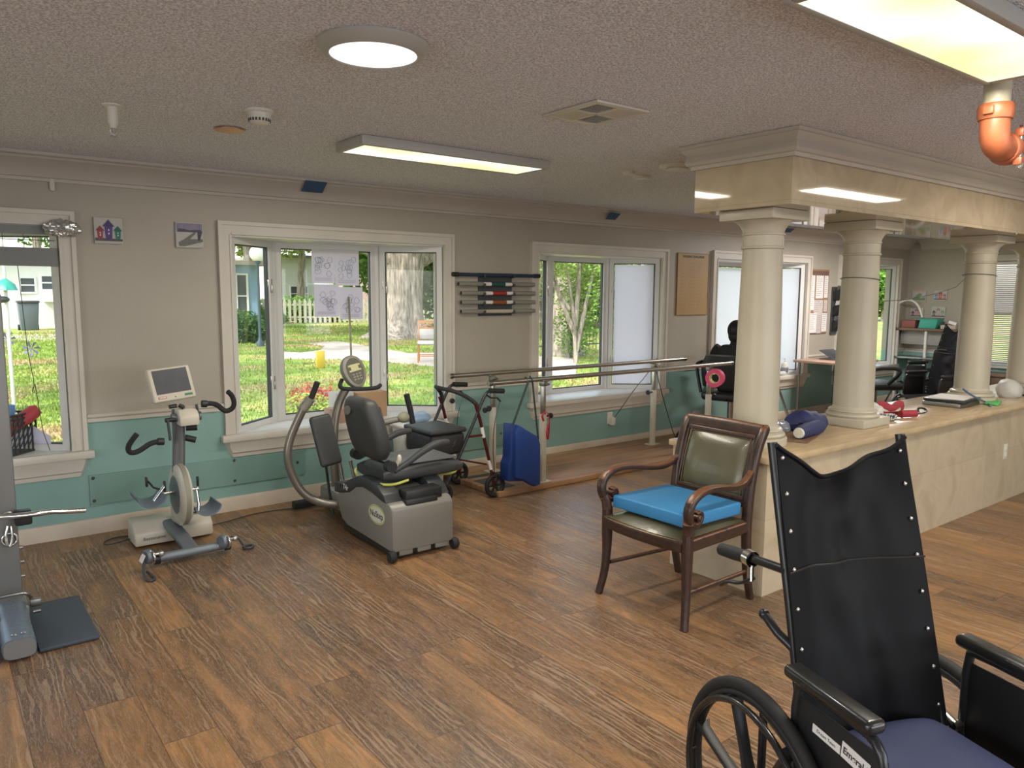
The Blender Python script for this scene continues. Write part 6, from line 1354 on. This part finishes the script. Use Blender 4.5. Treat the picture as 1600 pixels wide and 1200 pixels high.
building('brick_house', 'brown two-window house glimpsed between the tree trunks', 590, 612, 56, 6.5, mat('brick_brown', (.28, .20, .17), .8), [(594, 601, 422, 442)])
q = wp(46, 516, z=GZ); t = thing('wheelie_bin', 'dark grey wheeled rubbish bin before the white house', 'bin', (q.x, q.y, GZ)); MB().prism([(-.30, -.3, 0), (.30, -.3, 0), (.38, -.36, 1.15), (-.38, -.36, 1.15)], (0, .62, 0), bev=.03).build('body', mat('bin_grey', (.09, .11, .13), .5), t); MB().box((0, -.04, 1.2), (.82, .74, .1), bev=.04).build('lid', M_gasket, t)
for sx in (-1, 1): MB().cyl((sx*.3, .3, .12), (sx*.38, .3, .12), .12).build('wheel', M_black, t)
q = wp(85, 462, y=39.9); tag(MB().bb(q.x-.45, q.x+.45, 39.4, 39.99, q.z-.28, q.z+.28, bev=.02).build('air_conditioner', M_wh), 'white window air conditioner on the wall of the white house', 'air conditioner')
q = wp(12, 500, y=12.); t = thing('garden_umbrella', 'slim white pole with a teal and dark hanging ornament outside the left window', 'garden ornament', (q.x, 12., GZ)); MB().cyl((0, 0, 0), (0, 0, 2.2), .022).build('pole', M_white, t); MB().lathe([(0, 1.85), (.11, 1.76), (.14, 1.68), (0, 1.70)], n=8).build('shade', M_teal, t); MB().ball((-.05, -.03, 1.56), .09, sc=(1, 1, .5)).build('feeder', M_gasket, t); t.name = 'bird_feeder'
for k, (px, py, lab) in enumerate(((13, 545, 'purple pinwheel stake in the grass outside the left window'), (50, 552, 'small purple pinwheel low in the grass outside the left window'))):
    q = wp(px, py+10, z=GZ); t = thing('pinwheel', lab, 'garden ornament', (q.x, q.y, GZ)); MB().cyl((0, 0, 0), (0, 0, .42-.15*k), .01).build('stake', M_dksteel, t); b = MB()
    for j in range(7): a = 2*PI*j/7; b.prism([(0, -.02, .42-.15*k), (.2*math.cos(a), -.02, .42-.15*k+.2*math.sin(a)), (.16*math.cos(a+.4), -.06, .42-.15*k+.16*math.sin(a+.4))], (0, -.006, 0))
    b.build('vanes', mat('purple_vane', (.16, .13, .28), .5), t)
# garden outside the third window: tree with bare branches, ivy stump, lantern, iron fence
q = wp(893, 573, z=GZ); X, Y = q.x, 13.5; X = wp(893, 560, y=Y).x
t = thing('leafy_tree', 'bright leafy tree outside the third window', 'tree', (X, Y, GZ)); L = dict(parent=t, local=False)
b = MB()
for pts in (((X+.15, 0), (X+.05, 1.2), (X-.2, 2.3)), ((X+.15, .3), (X+.45, 1.5), (X+.8, 2.6)), ((X+.1, .7), (X-.35, 1.5), (X-.75, 2.2)), ((X+.1, .9), (X+.2, 1.9), (X+.25, 3)), ((X-.1, 1.3), (X-.5, 1.7), (X-.6, 2.6))): b.tube([(p, Y, GZ+z) for p, z in pts], [.06, .045, .02], n=10, smooth=2)
b.build('trunk', M_bark, **L); foliage('crown', [((X, Y, 2.75), (1.6, 1.2, .75)), ((X+.9, Y+.3, 2.3), (.9, 1, .7)), ((X-.9, Y, 2.5), (.8, 1, .7)), ((X+.7, Y+.6, 1.5), (.5, .7, .7))], 8500, .05, mk_leaf('bright_leaf', (.28, .36, .12)), t, 31)
foliage('low_leaves', [((X-1.1, Y-2.5, 1.6), (.4, .8, 1.3)), ((X+1.0, Y+1, .6), (.6, .6, .7))], 2500, .05, L_md, t, 32)
q = wp(884, 560, y=15.5); t = thing('ivy_stump', 'thick rough tree stump outside the third window', 'tree stump', (q.x, 15.5, GZ)); MB().tube([(0, 0, 0), (0, 0, .5), (.05, 0, 1.5), (.08, 0, 2.1)], [.55, .42, .38, .36], n=28, smooth=1).build('trunk', M_bark, t)
q = wp(893, 466, y=14.6); t = thing('garden_lantern', 'white garden lantern seen through the leaves outside the third window', 'street lamp', (q.x, 14.6, GZ)); MB().cyl((0, 0, 0), (0, 0, 1.35), .03).build('post', M_gasket, t); MB().lathe([(0, 1.35), (.10, 1.35), (.15, 1.72), (.17, 1.74), (.05, 1.86), (0, 1.88)], n=8).build('lantern', M_wh, t)
a_, b_ = wp(835, 560, y=16.5), wp(1020, 560, y=16.5); t = thing('iron_fence', 'thin dark iron railing behind the stump outside the third window', 'fence', (a_.x, 16.5, GZ)); b = MB(); n_ = int((b_.x-a_.x)/.14)
for k in range(n_+1): b.cyl((a_.x+k*.14, 16.5, GZ), (a_.x+k*.14, 16.5, 1.45), .010, n=6)
b.build('bars', M_gasket, t, local=False); MB().bb(a_.x, b_.x, 16.48, 16.52, 1.38, 1.42).bb(a_.x, b_.x, 16.48, 16.52, .05, .09).build('rails', M_gasket, t, local=False)
for k, (px, d) in enumerate(((905, 30), (960, 26), (1190, 20), (1385, 24), (845, 34))):
    q = wp(px, 480, y=d); t = thing('garden_tree', ['dense green tree mass behind the iron railing', 'green tree behind the covered third pane', 'green tree behind the fourth window', 'green tree outside the fifth window', 'darker green tree left behind the iron railing'][k], 'tree', (q.x, d, GZ), 0, 'trees in the garden'); MB().tube([(0, 0, 0), (0, 0, 4)], [.3, .2], n=10).build('trunk', M_bark, t)
    foliage('crown', [((q.x, d, 3.2), (3.2, 2, 2.4)), ((q.x+1, d+1, 1.6), (2.5, 2, 1.5))], 6000, .17, L_md if k % 2 else L_lt, t, 40+k)
